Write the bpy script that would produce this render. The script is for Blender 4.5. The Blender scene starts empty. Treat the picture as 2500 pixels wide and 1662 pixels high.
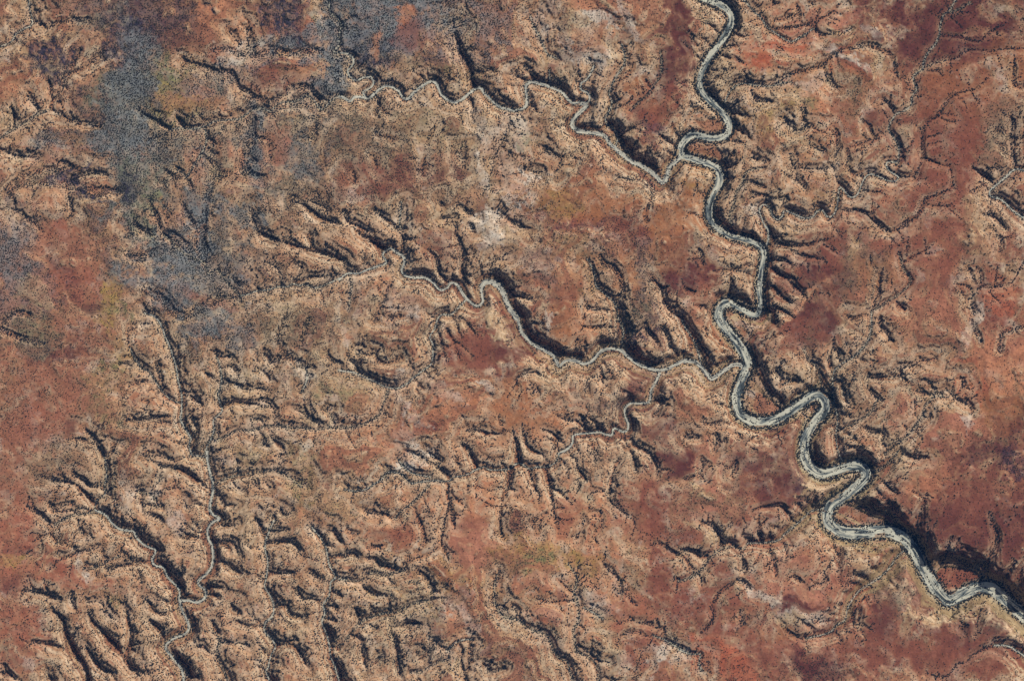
import bpy, math, random
import numpy as np

# ------------------------------------------------------------------ camera, sky, sun, exposure
SC = bpy.context.scene
MPP = 2.0                                   # metres on the ground per photo pixel
PW, PH = 2500.0, 1662.0
CAM_H = 30000.0
cam = bpy.data.cameras.new("camera")
cam.sensor_width = 36.0
cam.sensor_fit = 'HORIZONTAL'
cam.lens = 36.0 * CAM_H / (PW * MPP)
cam.clip_start = 10.0
cam.clip_end = 90000.0
cam_o = bpy.data.objects.new("camera", cam)
SC.collection.objects.link(cam_o)
cam_o.location = (0, 0, CAM_H)
SC.camera = cam_o

SUN_AZ, SUN_EL = math.radians(40.0), math.radians(41.0)    # clockwise from north (up in the picture)
world = bpy.data.worlds.new("World")
SC.world = world
world.use_nodes = True
wn = world.node_tree.nodes
bg = wn["Background"]
sky = wn.new("ShaderNodeTexSky")
sky.sky_type = 'NISHITA'
sky.sun_disc = False
sky.sun_elevation = SUN_EL
sky.sun_rotation = SUN_AZ
world.node_tree.links.new(sky.outputs["Color"], bg.inputs["Color"])
bg.inputs["Strength"].default_value = 0.05
sun = bpy.data.lights.new("sun", 'SUN')
sun.energy = 5.0
sun.angle = math.radians(0.5)
sun.color = (1.0, 0.95, 0.89)
sun_o = bpy.data.objects.new("sun", sun)
SC.collection.objects.link(sun_o)
sun_o.rotation_euler = (math.pi / 2 - SUN_EL, 0, math.pi - SUN_AZ)
sun_o.location = (3000, 3600, 4000)
vs = SC.view_settings
vs.view_transform = 'Standard'
vs.look = 'None'
vs.gamma = 1.0
vs.exposure = -0.26
EXPO = 1.18

# ------------------------------------------------------------------ traced drainage lines and soil patches
TRACES = """
C R 8 34 48 .85|150,-20 240,15 310,50 345,100 352,150 335,200 300,260 255,320 215,375 180,430 150,490 135,550 145,610 185,665 235,715 290,765 330,820 340,870 320,915 275,940 215,945 150,930 90,925 45,950 15,990 5,1030 20,1065 80,1085 150,1105 220,1125 265,1160 278,1210 265,1265 235,1320 210,1380 200,1440 205,1490 235,1540 290,1580
F R 6.5 48 54 .95|235,0 290,40 360,75 440,95 510,120 560,150 575,200 568,260 560,320 552,380 547,440 550,500 552,560 535,605 500,610 440,580 385,550 340,525
F R 11 54 62 .95|340,525 295,545 268,600 285,660 340,730 390,790 430,850 460,910 465,960 440,1030 410,1100 390,1170 395,1240 425,1300 490,1335 570,1345 650,1330 730,1290 810,1230 880,1185 940,1160 985,1185 1000,1235 980,1285 930,1340 890,1400 860,1460 855,1520 858,1570
I R 12 62 72 1.0|855,0 860,45 885,95 935,140 990,160 1050,150 1110,125 1170,108 1230,108 1270,135 1275,175 1240,220 1180,275 1110,325 1045,370 1012,420
I R 14 72 122 1.25|1012,420 1010,465 1040,515 1090,550 1150,565 1230,565 1310,560 1390,550 1460,560 1530,595 1580,640 1620,700 1650,760 1685,830 1720,890 1760,950 1810,1005 1850,1030 1900,1010 1960,975 2030,945 2100,935 2160,955 2220,1005 2280,1060 2340,1110 2440,1190
F B 9 60 60 .6|540,605 560,625 500,615 430,585
I B 10 88 92 .7|1120,400 1200,430 1300,480 1390,520
I B 24 104 108 .8|1830,870 1900,880 1980,900
I B 9 62 62 .6|1100,330 1180,250 1220,190
C B 10 40 40 .5|60,1000 150,1040 220,1050
C B 9 38 40 .5|120,800 200,850 270,880
F B 10 54 54 .5|330,610 370,680 430,740
F B 16 56 60 .5|470,1080 530,1200 640,1290
F B 8 60 60 .6|960,1230 920,1260 880,1230
B S 2.4 12 30 .7|0,362 50,368 90,400 88,440 55,480 65,520 110,550 160,530 205,525 230,560 205,600 160,630 175,665
B S 3.2 14 34 .75|-10,658 28,668 70,690 100,665 150,665 200,670 250,630 300,590 350,592 400,620 430,665 465,675 500,640 550,595 610,560 650,560 675,600 690,640 725,675 780,700 830,680 880,640 930,605 965,605 1000,650 1050,700 1110,735 1170,750 1230,750 1265,730 1280,690 1275,640 1270,585 1300,560 1360,570 1430,590 1490,615 1530,640 1560,680 1600,705 1645,700
B S 5 36 52 .8|1645,705 1685,720 1650,755 1610,800 1590,850 1620,890 1680,905 1740,905 1800,925 1840,970 1890,1020 1940,1060 2000,1105 2060,1130 2110,1160 2160,1200 2205,1240 2240,1195 2260,1135 2300,1100 2345,1050
B S 2 14 34 .75|1740,450 1690,540 1650,570 1650,610 1700,640 1708,680 1680,715
B G 0 8 30|780,130 790,200 815,280 830,350 870,410 890,470 905,520 915,560 930,590
B G 0 14 22|1220,515 1290,545 1340,560
B G 0 12 20|1260,450 1310,500 1340,540
B S .8 8 22|1430,480 1435,540 1430,580
B S .7 5 14|1300,110 1330,190 1370,260 1390,310 1420,370 1480,400
B S 1 6 40|1925,300 1945,380 1940,450 1890,520 1860,580 1840,640 1860,700 1840,760 1815,810 1830,850 1880,890 1900,940 1885,1000
B G 0 30 48|1840,850 1890,890 1930,950 1980,1020
B S .5 4 8|2190,350 2200,430 2190,520 2150,580 2110,640 2040,700 1990,750
B G 0 8 10|2090,540 2120,590
B G 0 8 20|270,800 255,770 265,720 260,650
B G 0 6 10|350,780 310,760 270,700
B G 0 8 22|905,790 915,730 900,670 890,650
B G 0 12 10|1030,1190 1050,1130 1060,1070 1090,1010 1120,950 1150,880 1170,830
B G 0 10 8|1170,820 1200,870
B G 0 10 8|1205,800 1230,850
B G 0 10 8|1240,790 1265,820
B G 0 10 5|1660,940 1640,1000 1580,1060 1520,1080 1500,1140 1470,1170
B G 0 5 8|1370,1000 1430,1040 1500,1070
B G 0 8 6|1250,1150 1320,1170 1380,1180
B G 0 10 10|1050,1260 1000,1280 975,1330
B G 0 5 7|370,950 320,930 250,920 250,870
B G 0 6 6|230,1050 240,1110 255,1140
B G 0 6 5|85,1160 100,1200 110,1240
B G 0 6 5|580,1060 575,1130 570,1190
B G 0 5 5|830,1000 820,1060 850,1140
B G 0 5 5|650,850 640,900 600,950
B G 0 12 20|30,1430 45,1490 80,1520 140,1545 210,1580
B G 0 10 16|240,1430 290,1475 340,1510 390,1550
B S .8 6 14|420,1380 415,1450 405,1520 420,1568
B G 0 8 8|690,1380 710,1410
B G 0 10 10|800,1390 850,1430 890,1460 940,1480
B G 0 9 9|690,1490 760,1490 800,1470
B G 0 9 9|770,1510 800,1560
B G 0 9 9|1060,1450 1110,1480 1160,1500 1220,1540 1290,1560
B G 0 14 14|885,1515 905,1560
B G 0 12 14|1900,1200 1970,1220 2050,1220 2110,1180
B V 2 14 6|2140,1270 2140,1330 2110,1400 2090,1470 2100,1510
A S 1 6 10|195,-10 200,60 215,115 215,170 160,200 110,230 80,280 30,310 -20,320
A V 2 8 8|600,140 500,140 420,150 330,180 245,150 215,120
A G 0 6 16|720,330 650,400 600,440 560,470 490,490 450,540 430,600 380,660 340,740
A S .6 14 14|340,745 290,770 250,780 200,820 150,850 80,890 -20,955
A G 0 8 12|550,340 520,400 480,470
A G 0 6 15|335,520 345,600 360,680 345,740
A G 0 6 12|190,660 230,710 270,755
A G 0 8 14|80,720 95,780 95,860
A V 1 6 14|680,860 600,855 500,830 420,790 345,750
A G 0 16 10|0,1015 60,1040 120,1060 200,1070 270,1080
A V 8 10 16 .45|800,1310 720,1310 600,1300 520,1260 450,1230 350,1190 250,1190 150,1230 60,1290
A V 14 14 14 .5|150,1230 250,1220 350,1225 480,1255
A V 3 8 14 .6|530,1150 440,1130 430,1170 400,1220
A G 0 10 16|710,1190 640,1180 560,1200 490,1230
A G 0 6 14|500,1470 480,1390 470,1320
A G 0 12 12|250,1300 220,1340
A G 0 10 14|440,1130 400,1170 380,1200
A G 0 8 8|90,1420 160,1470 230,1520 300,1580
A G 0 8 16|950,745 1010,785 1080,830 1140,870 1170,880
A G 0 14 18|1215,790 1235,830 1260,860
A S .7 12 16|1160,890 1230,875 1330,880 1410,860 1480,825 1560,820 1640,810 1700,770 1740,745 1800,740 1845,760 1890,720 1930,700 2000,695 2050,680 2100,655 2150,690 2200,750 2260,690 2310,660 2360,660
A G 0 10 16|1250,400 1330,430 1420,460 1500,490 1590,500 1620,560 1640,600 1700,630 1770,670 1830,690
A G 0 12 12|1850,680 1950,650 2050,590 2100,590 2150,640 2190,680
A G 0 8 10|1570,220 1610,260 1640,300
A G 0 6 10|1690,180 1695,260 1700,310
A V 4 8 8|1460,340 1560,340 1650,370 1750,380 1850,350 1980,370 2100,350 2190,340
A S 1 6 12|2250,-10 2255,80 2300,120 2330,180 2315,250 2320,310 2280,355 2360,366
A S .7 8 14|1270,1210 1290,1190 1330,1120 1380,1040 1410,960 1400,880
A G 0 6 8|1080,1220 1100,1245 1200,1215 1270,1210
A V 6 8 14 .4|1690,1180 1670,1120 1690,1040 1715,930 1700,800
A G 0 6 10|1130,1160 1190,1210
A G 0 6 10|1210,1150 1270,1190
A G 0 10 8|1410,930 1470,990
A G 0 10 8|1400,1000 1470,1050
A G 0 9 8|1420,1080 1460,1130
A G 0 9 7|1290,1230 1310,1290
A G 0 12 9|1690,1060 1760,1110
A G 0 12 8|1680,1150 1740,1190 1800,1200
A G 0 6 6|1845,960 1850,1080
A G 0 8 16|1030,1350 1050,1430 1080,1500 1110,1568 1160,1620
A G 0 8 12|1250,1400 1290,1480 1340,1540
A G 0 6 9|1190,1430 1140,1500
A V 5 8 8 .4|1560,1180 1460,1240 1420,1350 1400,1450 1385,1568
A G 0 6 10|1020,950 1100,930 1150,900
A G 0 6 10|1070,1020 1110,960 1150,900
A G 0 8 14|895,1520 950,1550 1010,1590
A G 0 10 20|1990,1370 2080,1390 2140,1440 2210,1490 2280,1510 2352,1530
A G 0 10 14|2100,1360 2200,1400 2240,1430 2230,1470
A G 0 8 14|1710,1410 1730,1480 1760,1550
A G 0 7 7|2160,860 2140,920 2110,960
C S 1 8 12|430,-10 500,70 560,130 600,190 660,230 740,280 780,280 850,240 910,200
C G 0 8 10|960,70 930,140 930,200 960,240
C G 0 8 10|1090,30 1040,80 960,130
C V 1 8 8|960,240 1040,230 1110,225 1170,205
C G 0 8 12|810,95 730,120 650,140
C G 0 8 10|600,50 680,15
C V 1 8 8|640,190 760,190 860,170 920,180
C G 0 6 8|800,40 815,80
C V 2 8 8|1420,360 1350,330 1270,310 1180,330 1100,350 1040,390 980,440
C V 1 10 14|970,450 900,470 810,490 740,520 680,560 600,580 520,570 440,560
C S .7 10 25|760,560 690,570 620,590 540,585 440,570 380,590 340,630 310,690 300,715
C G 0 12 16|490,610 510,660 540,690 620,690
C G 0 18 10|330,690 350,740 400,770 450,790
C G 0 18 10|390,870 430,900 470,920
C G 0 14 14|715,810 760,860 800,890 840,880
C V 1 10 8|830,720 850,800 860,860 920,870 970,900
C G 0 8 8|890,990 950,1020 1000,1030
C G 0 8 6|1000,520 1030,570 1080,600
C G 0 7 8|1075,900 1075,1000 1075,1110
C G 0 7 8|1145,1010 1150,1070 1145,1110
C G 0 8 7|1145,1010 1240,980 1300,950
C G 0 8 10|1290,830 1310,890 1330,940
C S .7 8 20 .75|1890,-10 1850,60 1800,110 1780,180 1770,250 1740,310 1690,370 1665,430 1660,470 1600,520 1600,560 1620,610 1590,660 1580,720 1530,760 1480,780 1440,840 1430,890 1470,950 1495,1000 1495,1080 1485,1108
C S 1.4 20 34 .75|1485,1110 1420,1110 1420,1150 1450,1180 1495,1205 1480,1235 1430,1235 1370,1210 1310,1190 1270,1210 1240,1270 1215,1330 1170,1350 1130,1310 1095,1280 1085,1340 1075,1410 1050,1470 1010,1480 980,1440 945,1440 910,1480 850,1490 790,1465 720,1440 700,1480 670,1500 635,1475 610,1415 570,1400 545,1435 560,1490 590,1560
F S 2 34 50 .75|590,0 605,40 608,90 596,140
C G 0 8 14|1390,680 1430,710 1460,750 1470,780
C G 0 3 18 .6|2110,520 2060,580 2000,610 1950,620 1890,640 1840,680 1800,750 1770,790 1700,830 1670,880 1660,960 1665,1040 1660,1100 1640,1140 1620,1190 1560,1200 1500,1200
C G 0 4 8|1900,815 1860,830 1790,810
C G 0 4 8|1780,910 1730,925 1680,945
C G 0 4 8|1800,960 1740,980 1690,990
C G 0 6 14|1850,1125 1800,1125 1740,1100 1670,1080
C G 0 10 16|1490,930 1515,990 1525,1050 1540,1090
C G 0 3 9|2352,330 2230,330 2130,350 2040,335 1950,350 1890,395 1820,410 1740,430 1660,470
C G 0 3 8|2230,160 2130,210 2050,280 1960,260 1880,245 1790,240
C S .5 4 8|1980,20 1920,60 1850,85
C G 0 4 8|1800,510 1760,470
C V 1 4 10|1860,1290 1760,1330 1680,1360 1655,1420 1620,1480 1560,1510 1510,1550
C G 0 3 6|1870,1395 1770,1405 1680,1395
C G 0 10 20|1150,1440 1210,1430 1290,1460 1330,1500 1380,1540 1440,1580
C G 0 6 6|1250,1300 1320,1310 1390,1310
C G 0 10 14|760,1050 770,1110 800,1160 795,1220 830,1250 860,1290
C G 0 10 12|810,1130 860,1150 930,1150 1000,1150 1040,1130 1060,1150
C S .5 6 20|560,1150 480,1165 440,1200 430,1250 390,1310 370,1380 360,1430 340,1470 350,1540
C G 0 8 10|490,1240 550,1270 590,1280
C G 0 8 10|490,1310 530,1330 600,1330
C G 0 14 14|620,1350 690,1365 740,1350
C G 0 10 14|490,1070 530,1090 590,1100
C G 0 24 24|300,1080 330,1130 320,1200
C S 2 14 30|2370,1170 2290,1160 2230,1210 2170,1260 2120,1310 2135,1345 2200,1365 2260,1420 2310,1460 2370,1500
C G 0 16 22|2270,770 2280,850 2270,950 2275,1040 2290,1100
C G 0 8 10|2150,870 2210,910
C G 0 8 10|2180,980 2240,990
C G 0 12 18|2000,1130 2060,1180 2120,1220 2160,1250
C G 0 8 12|2050,1240 2110,1280
C G 0 14 20|2110,1460 2170,1490 2220,1540 2250,1568
C G 0 6 10|2290,380 2290,470 2280,560 2330,600
C G 0 6 8|1460,400 1470,460 1480,520
D S .6 6 10 .4|1120,70 1190,120 1230,170 1280,210 1340,230 1390,250 1405,295 1420,330
D S .6 10 14 .5|1430,330 1480,305 1520,340 1550,390 1580,420 1620,460 1640,490
D S 1 14 18|1640,480 1700,470 1750,450 1830,440 1900,420 1960,420 2000,400 2050,410 2090,405 2150,430 2200,415 2270,385 2360,340
D V 9 8 10 .4|1380,0 1370,80 1380,160 1400,230
D V 6 7 9 .4|1180,60 1230,110 1290,170
D V 5 6 9 .4|880,200 950,220 1050,190 1150,150 1230,150
D V 7 8 12 .4|1000,440 1080,480 1150,540 1200,600 1290,610 1380,560 1450,520 1600,490
D G 0 12 14|920,0 980,30 1040,60
D G 0 8 10|910,680 980,670 1040,665
D G 0 8 8|880,720 920,700
D G 0 14 22|1760,20 1800,60 1860,85 1920,95
D G 0 12 26|1935,40 1950,100 2010,130 2080,150 2150,170 2200,180 2260,200 2352,230
D G 0 10 16|2110,60 2130,120 2150,150
D G 0 8 9|1680,230 1710,290 1760,350
D G 0 9 9|1800,240 1870,270 1920,320
D G 0 9 9|1560,320 1600,370 1640,410
D G 0 9 12|2030,270 2070,290 2040,350
D G 0 10 16|2280,340 2150,350 2060,370 2020,390
D S 1.6 12 32 .8|985,600 1050,620 1100,680 1130,765 1160,830 1180,890 1200,960 1215,1050 1228,1110 1240,1170 1240,1250 1235,1330 1265,1390 1300,1450 1290,1500 1310,1570
D S .7 8 26|890,840 910,890 940,940 975,980 1020,1000 1050,1050 1090,1110 1130,1160 1170,1190 1225,1215
D G 0 8 12|800,940 850,940 900,950
D G 0 8 12|870,1080 920,1080 980,1060 1030,1060
D G 0 8 10|850,900 900,890
D G 0 8 12|1070,950 1090,1020 1110,1060
D G 0 8 8|970,1190 1010,1195
D G 0 8 18|860,1325 960,1325 1060,1310 1150,1300
D G 0 10 14|1060,1335 1130,1340 1200,1345
D G 0 14 16|1300,1290 1330,1350 1350,1410
D G 0 12 14|1310,1160 1340,1190 1370,1210
D G 0 12 10|1255,1125 1320,1140
D G 0 14 16|1480,870 1520,900 1560,890 1600,910
D G 0 12 12|1580,960 1620,1000
D G 0 14 18|1800,860 1840,900 1850,940
D G 0 12 14|1800,990 1830,1020 1850,1050
D G 0 8 12|1400,1000 1440,1030 1480,1050
D S 1.2 10 24 .75|1480,900 1500,950 1512,1030 1508,1100 1490,1150 1500,1210 1515,1270 1460,1330 1460,1400 1440,1460 1410,1520 1400,1568
D G 0 12 12|1850,1130 1770,1110 1700,1120 1640,1100
D G 0 10 20|1870,1240 1800,1230 1760,1215 1680,1210 1600,1210 1520,1230
D G 0 12 12|1760,1190 1820,1200 1870,1240
D G 0 10 10|1720,1330 1780,1320 1800,1350
D G 0 10 8|1890,1340 1930,1390
D S .5 8 16|1980,1385 1900,1370 1820,1370 1720,1400 1620,1400 1540,1440 1470,1470
D S .5 10 14|1960,1390 2060,1380 2150,1395 2250,1380 2360,1385
D G 0 12 12|2010,1250 2080,1280 2120,1320 2180,1350
D G 0 9 12|2240,1240 2270,1300 2290,1350
D G 0 10 10|2240,890 2280,920 2340,950
D G 0 8 8|2080,960 2150,970
D G 0 12 12|1870,1460 1900,1490 1940,1520 1960,1550
D G 0 10 10|1800,1490 1850,1510
D G 0 12 22|590,1390 630,1430 660,1480 690,1530 710,1568
D G 0 5 12|460,1460 540,1455 610,1470 640,1490
D G 0 8 14|790,1490 765,1540 740,1570
D S 1 8 6|2060,1140 2080,1100 2100,1040 2090,980
D V 2 7 9|1900,900 1980,900 2050,930 2090,980
D V 2 6 8|1960,600 1920,700 1900,780 1950,860 1990,900
D V 2 6 6|2110,640 2080,720 2060,790
D V 3 4 5|0,690 100,600 200,610
D V 3 4 5|300,800 200,790 100,750 0,710
E S 2 18 26|-10,375 50,330 130,325 200,300 260,280 315,255 292,205 310,170
E S 3 26 44 .75|310,170 350,160 390,185 430,210 440,250 420,300 440,340 490,355 560,355 610,370 650,405 690,440 730,425 760,395 800,405 830,450 865,500 910,540 950,550 975,520 970,470 965,425
E S 6 44 50 .8|965,425 990,390 1040,385 1085,410 1115,460 1140,520 1170,580 1215,640
E S 4 50 58 .8|1215,640 1230,690 1250,740 1300,795 1360,835 1420,865 1460,890 1480,930 1500,960 1550,925 1610,925 1670,945 1720,930 1760,885 1800,850 1850,845 1910,850 1960,885 2020,935 2080,965 2140,985 2200,990 2260,970 2310,945 2352,925
F S 5 56 60 .8|28,925 60,930 110,940 150,970 190,1015 220,1050 260,1025 310,985 360,955 410,950 440,975
H S 1 8 28 .65|30,265 100,275 170,265 230,230 290,190 320,150 360,145 420,160 450,190 490,220 540,215 610,205 680,205 740,210 780,180 860,165 930,130 990,110 1020,130 1090,130 1160,125 1190,100 1230,85 1270,110 1300,125 1350,110 1410,110 1460,90 1490,50 1500,10
E S 2.5 28 54 .75|1490,1568 1510,1550 1560,1525 1590,1490 1595,1440 1640,1425 1700,1420 1770,1415 1820,1430 1860,1430 1872,1390 1900,1395 1940,1410 1970,1390 1970,1350 1950,1300 1950,1250 1990,1220 2060,1215 2115,1205 2130,1130 2160,1070 2190,1005
E S 1.2 12 32 .75|-10,990 70,1000 140,1025 220,1060 290,1095 340,1110 400,1110 460,1080 510,1035 570,990 620,950 635,890 635,820 615,760 650,700 668,640 700,610 760,610 800,570 840,530 865,505
E G 0 16 30|80,0 150,50 210,90 260,120 310,160
E G 0 8 22|390,0 420,50 440,90 430,140 425,190
E G 0 6 8|520,80 480,100 440,90
E G 0 8 28|790,0 810,80 840,150 850,220 840,280 850,350 880,390 910,410 935,425
E G 0 8 24|610,160 650,200 670,260 690,330 730,370 770,395
E G 0 5 18|1170,180 1100,220 1050,250 1030,310 1040,350 1010,370
E G 0 5 26|1340,520 1290,490 1230,480 1150,465
E S .5 10 5|70,350 80,410 70,480 60,570
E G 0 10 6|380,370 330,430 310,500 270,580 250,650
E G 0 8 8|330,640 400,625 440,620
E G 0 9 10|130,860 190,880 240,870 260,910 320,940 380,920 420,900
E G 0 14 16|60,910 110,950 140,1000 200,1030
E G 0 3 16|740,920 720,880 700,800 680,740 670,690
E G 0 3 16|820,900 800,850 780,780 740,720 710,660
E G 0 4 14|840,760 815,720 790,640
E G 0 3 7|910,890 860,840 800,790
E G 0 4 16|950,750 890,690 860,640 800,620
E G 0 6 12|530,1120 535,1080 520,1050
E S .5 18 10|330,1110 310,1180 280,1260 250,1310 180,1350 90,1380 -10,1380
E G 0 10 16|870,1390 950,1400 1020,1420 1110,1415
E G 0 10 24|830,1480 880,1530 910,1580 940,1640
E G 0 5 8|1090,1310 1110,1360
E G 0 10 26|1180,1390 1200,1440 1215,1510 1220,1568 1235,1620
E G 0 5 20|1250,1350 1260,1420 1280,1490 1330,1540 1400,1560
E G 0 8 18|1390,1390 1450,1410 1500,1460 1550,1490
E G 0 8 12|1430,1450 1490,1480
E G 0 8 18|1490,1290 1560,1330 1620,1330 1680,1380
E G 0 12 16|1640,1290 1690,1370
E G 0 14 22|1720,1390 1780,1385 1820,1420
E G 0 18 22|1870,1360 1910,1380 1940,1410
E G 0 8 12|1745,1550 1730,1490 1700,1440
E G 0 12 14|1200,1050 1270,1010 1340,1000 1400,1030
E G 0 5 5|1210,1050 1220,1110
E G 0 5 5|1300,1080 1330,1120 1310,1160
E G 0 5 5|1345,1090 1350,1140
E G 0 10 12|1680,1050 1760,1030 1850,1050
E G 0 10 12|1700,980 1720,1020 1700,1050 1680,1120
E G 0 8 30|1650,800 1655,860 1640,920
E G 0 8 30|1535,830 1530,890 1520,930
E S .7 8 46|1690,230 1720,280 1740,340 1750,410 1800,460 1860,510 1890,560 1900,620 1930,690 1940,740 1930,790 1940,845
E V 2 10 18|1780,210 1810,260 1860,280 1900,320 1920,380 1930,450 1890,500
E G 0 6 18|1690,530 1700,570 1760,570 1840,570 1890,590
E G 0 6 8|1680,600 1670,650
E G 0 5 20|1650,680 1720,690 1820,690 1910,690
E G 0 14 18|2080,680 2120,730 2160,780 2190,820
E G 0 14 20|2200,690 2240,750 2260,820
E G 0 10 26|2140,350 2180,390 2210,440 2220,500 2250,560 2290,600 2330,620 2360,660
F S 1 28 52|10,640 40,700 80,760 110,820 130,880 150,950
E G 0 8 12|2250,410 2210,430
E G 0 20 30|2200,1170 2190,1240 2140,1300
E G 0 12 20|2020,1500 2070,1530 2130,1560 2170,1640 2180,1690
F G 0 8 30|1010,90 940,100 870,130 780,130 700,120 640,90 625,30
F G 0 4 6|1080,190 1030,150 980,130
F G 0 6 20|1010,250 970,220 900,210 830,195 780,170 740,155
F G 0 5 26|800,270 740,240 680,230 610,240
F G 0 10 34|830,365 760,350 700,330 650,290 610,270
F G 0 8 26|880,510 850,460 800,410 750,370
F G 0 6 10|940,430 910,480 890,520
F G 0 18 26|770,520 700,480 650,410
F G 0 10 24|790,620 740,590 680,560 610,540
F G 0 22 30|420,620 460,690 490,760
F G 0 16 26|120,790 170,840 210,890 250,950
F G 0 12 12|30,430 110,450
F G 0 10 12|180,700 190,740
F G 0 12 12|130,150 150,220 165,270
F S .6 6 58|850,850 880,920 930,960 955,1020 970,1080 985,1150
F V 1 8 6|700,930 670,990 600,1010
F G 0 20 24|850,1060 760,1060 700,1090
F G 0 16 20|600,1120 640,1170
F G 0 22 30|470,1080 510,1130 545,1190 560,1230
F S .8 14 34 .75|1310,590 1310,690 1290,780 1240,850 1190,900 1110,945 1060,990 1045,1050 1050,1130 1065,1230 1080,1330 1070,1420 1075,1500 1095,1575 1120,1620
F G 0 10 12|1270,600 1200,630 1150,620
F S .5 8 20|1500,190 1530,300 1570,350 1570,400 1500,470 1420,520 1370,560 1310,590
F G 0 5 12|1740,130 1650,180 1580,220 1530,250
F G 0 8 16|1390,290 1370,380 1360,470 1340,510 1330,560
F G 0 12 16|1480,510 1510,550 1545,570
F G 0 18 12|1370,620 1370,680 1410,720 1440,770 1465,785
F G 0 14 16|1050,830 1090,870 1080,900
F G 0 8 20|1060,760 1050,830 1030,900 1035,960
F G 0 16 18|1520,970 1510,1020 1430,1035 1350,1040 1290,1035
F G 0 5 12|1750,910 1650,920 1600,950 1530,970
F G 0 16 22|1110,1060 1125,1130 1140,1200
F S .4 8 24|1350,1180 1310,1270 1250,1320 1160,1370 1090,1400
F G 0 14 14|1260,1370 1310,1410 1390,1420 1390,1480 1410,1510
F G 0 12 14|1820,1110 1860,1150 1910,1190 1980,1220
F V 1 10 6|1990,1240 2000,1290
F G 0 8 14|1620,1130 1720,1150 1800,1140
F G 0 10 14|1930,1030 1935,1090 1910,1140
F G 0 6 14|1560,0 1490,20 1430,40 1360,0
F G 0 6 6|1210,100 1240,50
F S .5 8 26|1800,1170 1750,1170 1680,1230 1660,1310 1610,1370 1530,1460 1450,1520 1400,1568
I S .6 26 60|1500,0 1450,60 1400,110 1340,140 1285,150
F G 0 8 14|2360,240 2330,290 2280,380 2210,410 2130,420 2060,420 2010,470 2000,520 2010,590
F V 1 8 8|2010,590 1990,640 2020,720 2050,790
F G 0 10 12|2030,280 2060,340 2060,400
F G 0 8 10|1980,280 2000,340 2030,400
F G 0 4 8|1880,400 1960,410 2000,450
F V 1 4 8|2360,690 2280,710 2210,730 2190,790 2180,860
F G 0 10 12|2150,0 2170,60 2200,110 2190,180
F G 0 20 20|480,1510 530,1530
F G 0 12 14|30,1440 100,1450 150,1450
F G 0 12 16|230,1420 260,1450 240,1530
G S .7 12 24|690,-10 720,80 725,170 710,250 715,300 660,340 645,400
G G 0 8 26|290,170 360,195 440,205 520,220 570,270 610,310 650,350
G G 0 16 20|500,160 560,190 620,240
G S .6 12 24|380,500 430,470 500,440 580,430 645,415
G G 0 10 18|180,370 240,410 290,440 340,490 355,520
G G 0 12 12|500,350 440,370 370,400 340,350
G G 0 10 14|370,410 450,410 560,390 620,400
G G 0 10 14|570,570 545,520 530,460
G G 0 8 10|380,640 380,600 340,560
G G 0 8 8|230,620 290,580 360,560
G G 0 6 6|250,690 270,650
G G 0 6 6|180,700 220,680
G G 0 8 12|370,750 440,730 530,700 600,680 680,650
G S .4 6 10|570,800 640,800 700,770 760,740 820,720
G G 0 8 26|700,770 760,800 830,780 900,770 960,750 1020,750
G G 0 14 10|935,780 960,830 970,880 960,930
G S 2.4 24 44 .8|645,405 720,440 770,500 830,540 905,550 935,600 985,645 1060,680 1038,740 1060,785 1110,800 1140,860 1190,910 1222,950 1222,1020
G S 2.8 44 50 .8|1222,1020 1240,1090 1270,1150 1290,1210 1265,1250 1190,1280 1140,1315 1130,1350 1170,1410 1210,1460 1245,1510 1250,1590
G G 0 14 14|970,300 970,360 980,420
G G 0 14 14|985,360 1050,370 1110,380
G G 0 12 14|1010,430 1080,450 1110,480
G S .5 8 14|1060,330 1000,290 940,280
G G 0 10 24|1000,30 1060,70 1120,100 1200,110 1270,140 1330,180 1390,220 1440,260
G G 0 12 14|1010,35 1090,30 1150,50 1200,70
G S 1 28 32 .8|1302,0 1310,30 1360,35 1415,45
G S 3 30 44 .75|1415,0 1415,50 1430,130 1445,200 1455,270 1440,340 1430,400 1460,440 1498,465 1450,490 1420,530 1420,590 1445,650 1455,720 1440,800 1400,850 1355,890 1360,920 1400,955 1400,1005 1350,1035 1290,1025 1225,1022
G G 0 12 20|1320,470 1360,520 1400,560
G G 0 8 16|1250,590 1330,580 1410,580
G G 0 5 5|1200,190 1190,250
G G 0 5 5|1260,330 1280,390
G G 0 5 5|1100,150 1080,220
G S .5 8 30|2060,245 1990,190 1920,150 1850,135 1750,150 1650,165 1550,185 1490,215 1460,250
G G 0 12 12|1575,180 1610,230 1645,265
G G 0 9 9|1730,175 1755,220
G G 0 9 9|1810,210 1845,250
G G 0 12 12|1920,20 1980,20
G G 0 16 24|1490,290 1520,340 1540,390
G G 0 12 14|1540,370 1600,370
G G 0 14 20|1620,490 1560,510 1500,500
G G 0 16 18|1500,620 1560,640 1580,690
G G 0 12 12|1530,600 1600,640 1630,700
G G 0 18 20|1520,750 1580,790 1640,830
G G 0 20 16|1400,900 1450,920 1510,930
G G 0 20 16|1430,970 1500,990
G G 0 10 18|1745,450 1780,500 1815,570
G G 0 12 12|1920,380 1930,430 1980,430
G G 0 12 12|1860,550 1960,540
G G 0 12 22|2060,720 2050,670 2000,620 1920,620 1830,630
G G 0 12 22|2030,820 1950,830 1850,830
G G 0 10 12|2120,830 2170,860 2240,890
G G 0 12 22|2150,530 2200,580 2220,640
G G 0 16 20|2280,540 2310,590 2340,620
G G 0 14 14|2300,650 2240,640
G G 0 14 14|2310,770 2250,760
G G 0 14 14|2340,990 2270,950
G G 0 14 14|2310,1060 2230,1050
G G 0 14 14|2300,1160 2230,1140
G G 0 12 14|2040,930 2050,980 2080,1010
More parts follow.
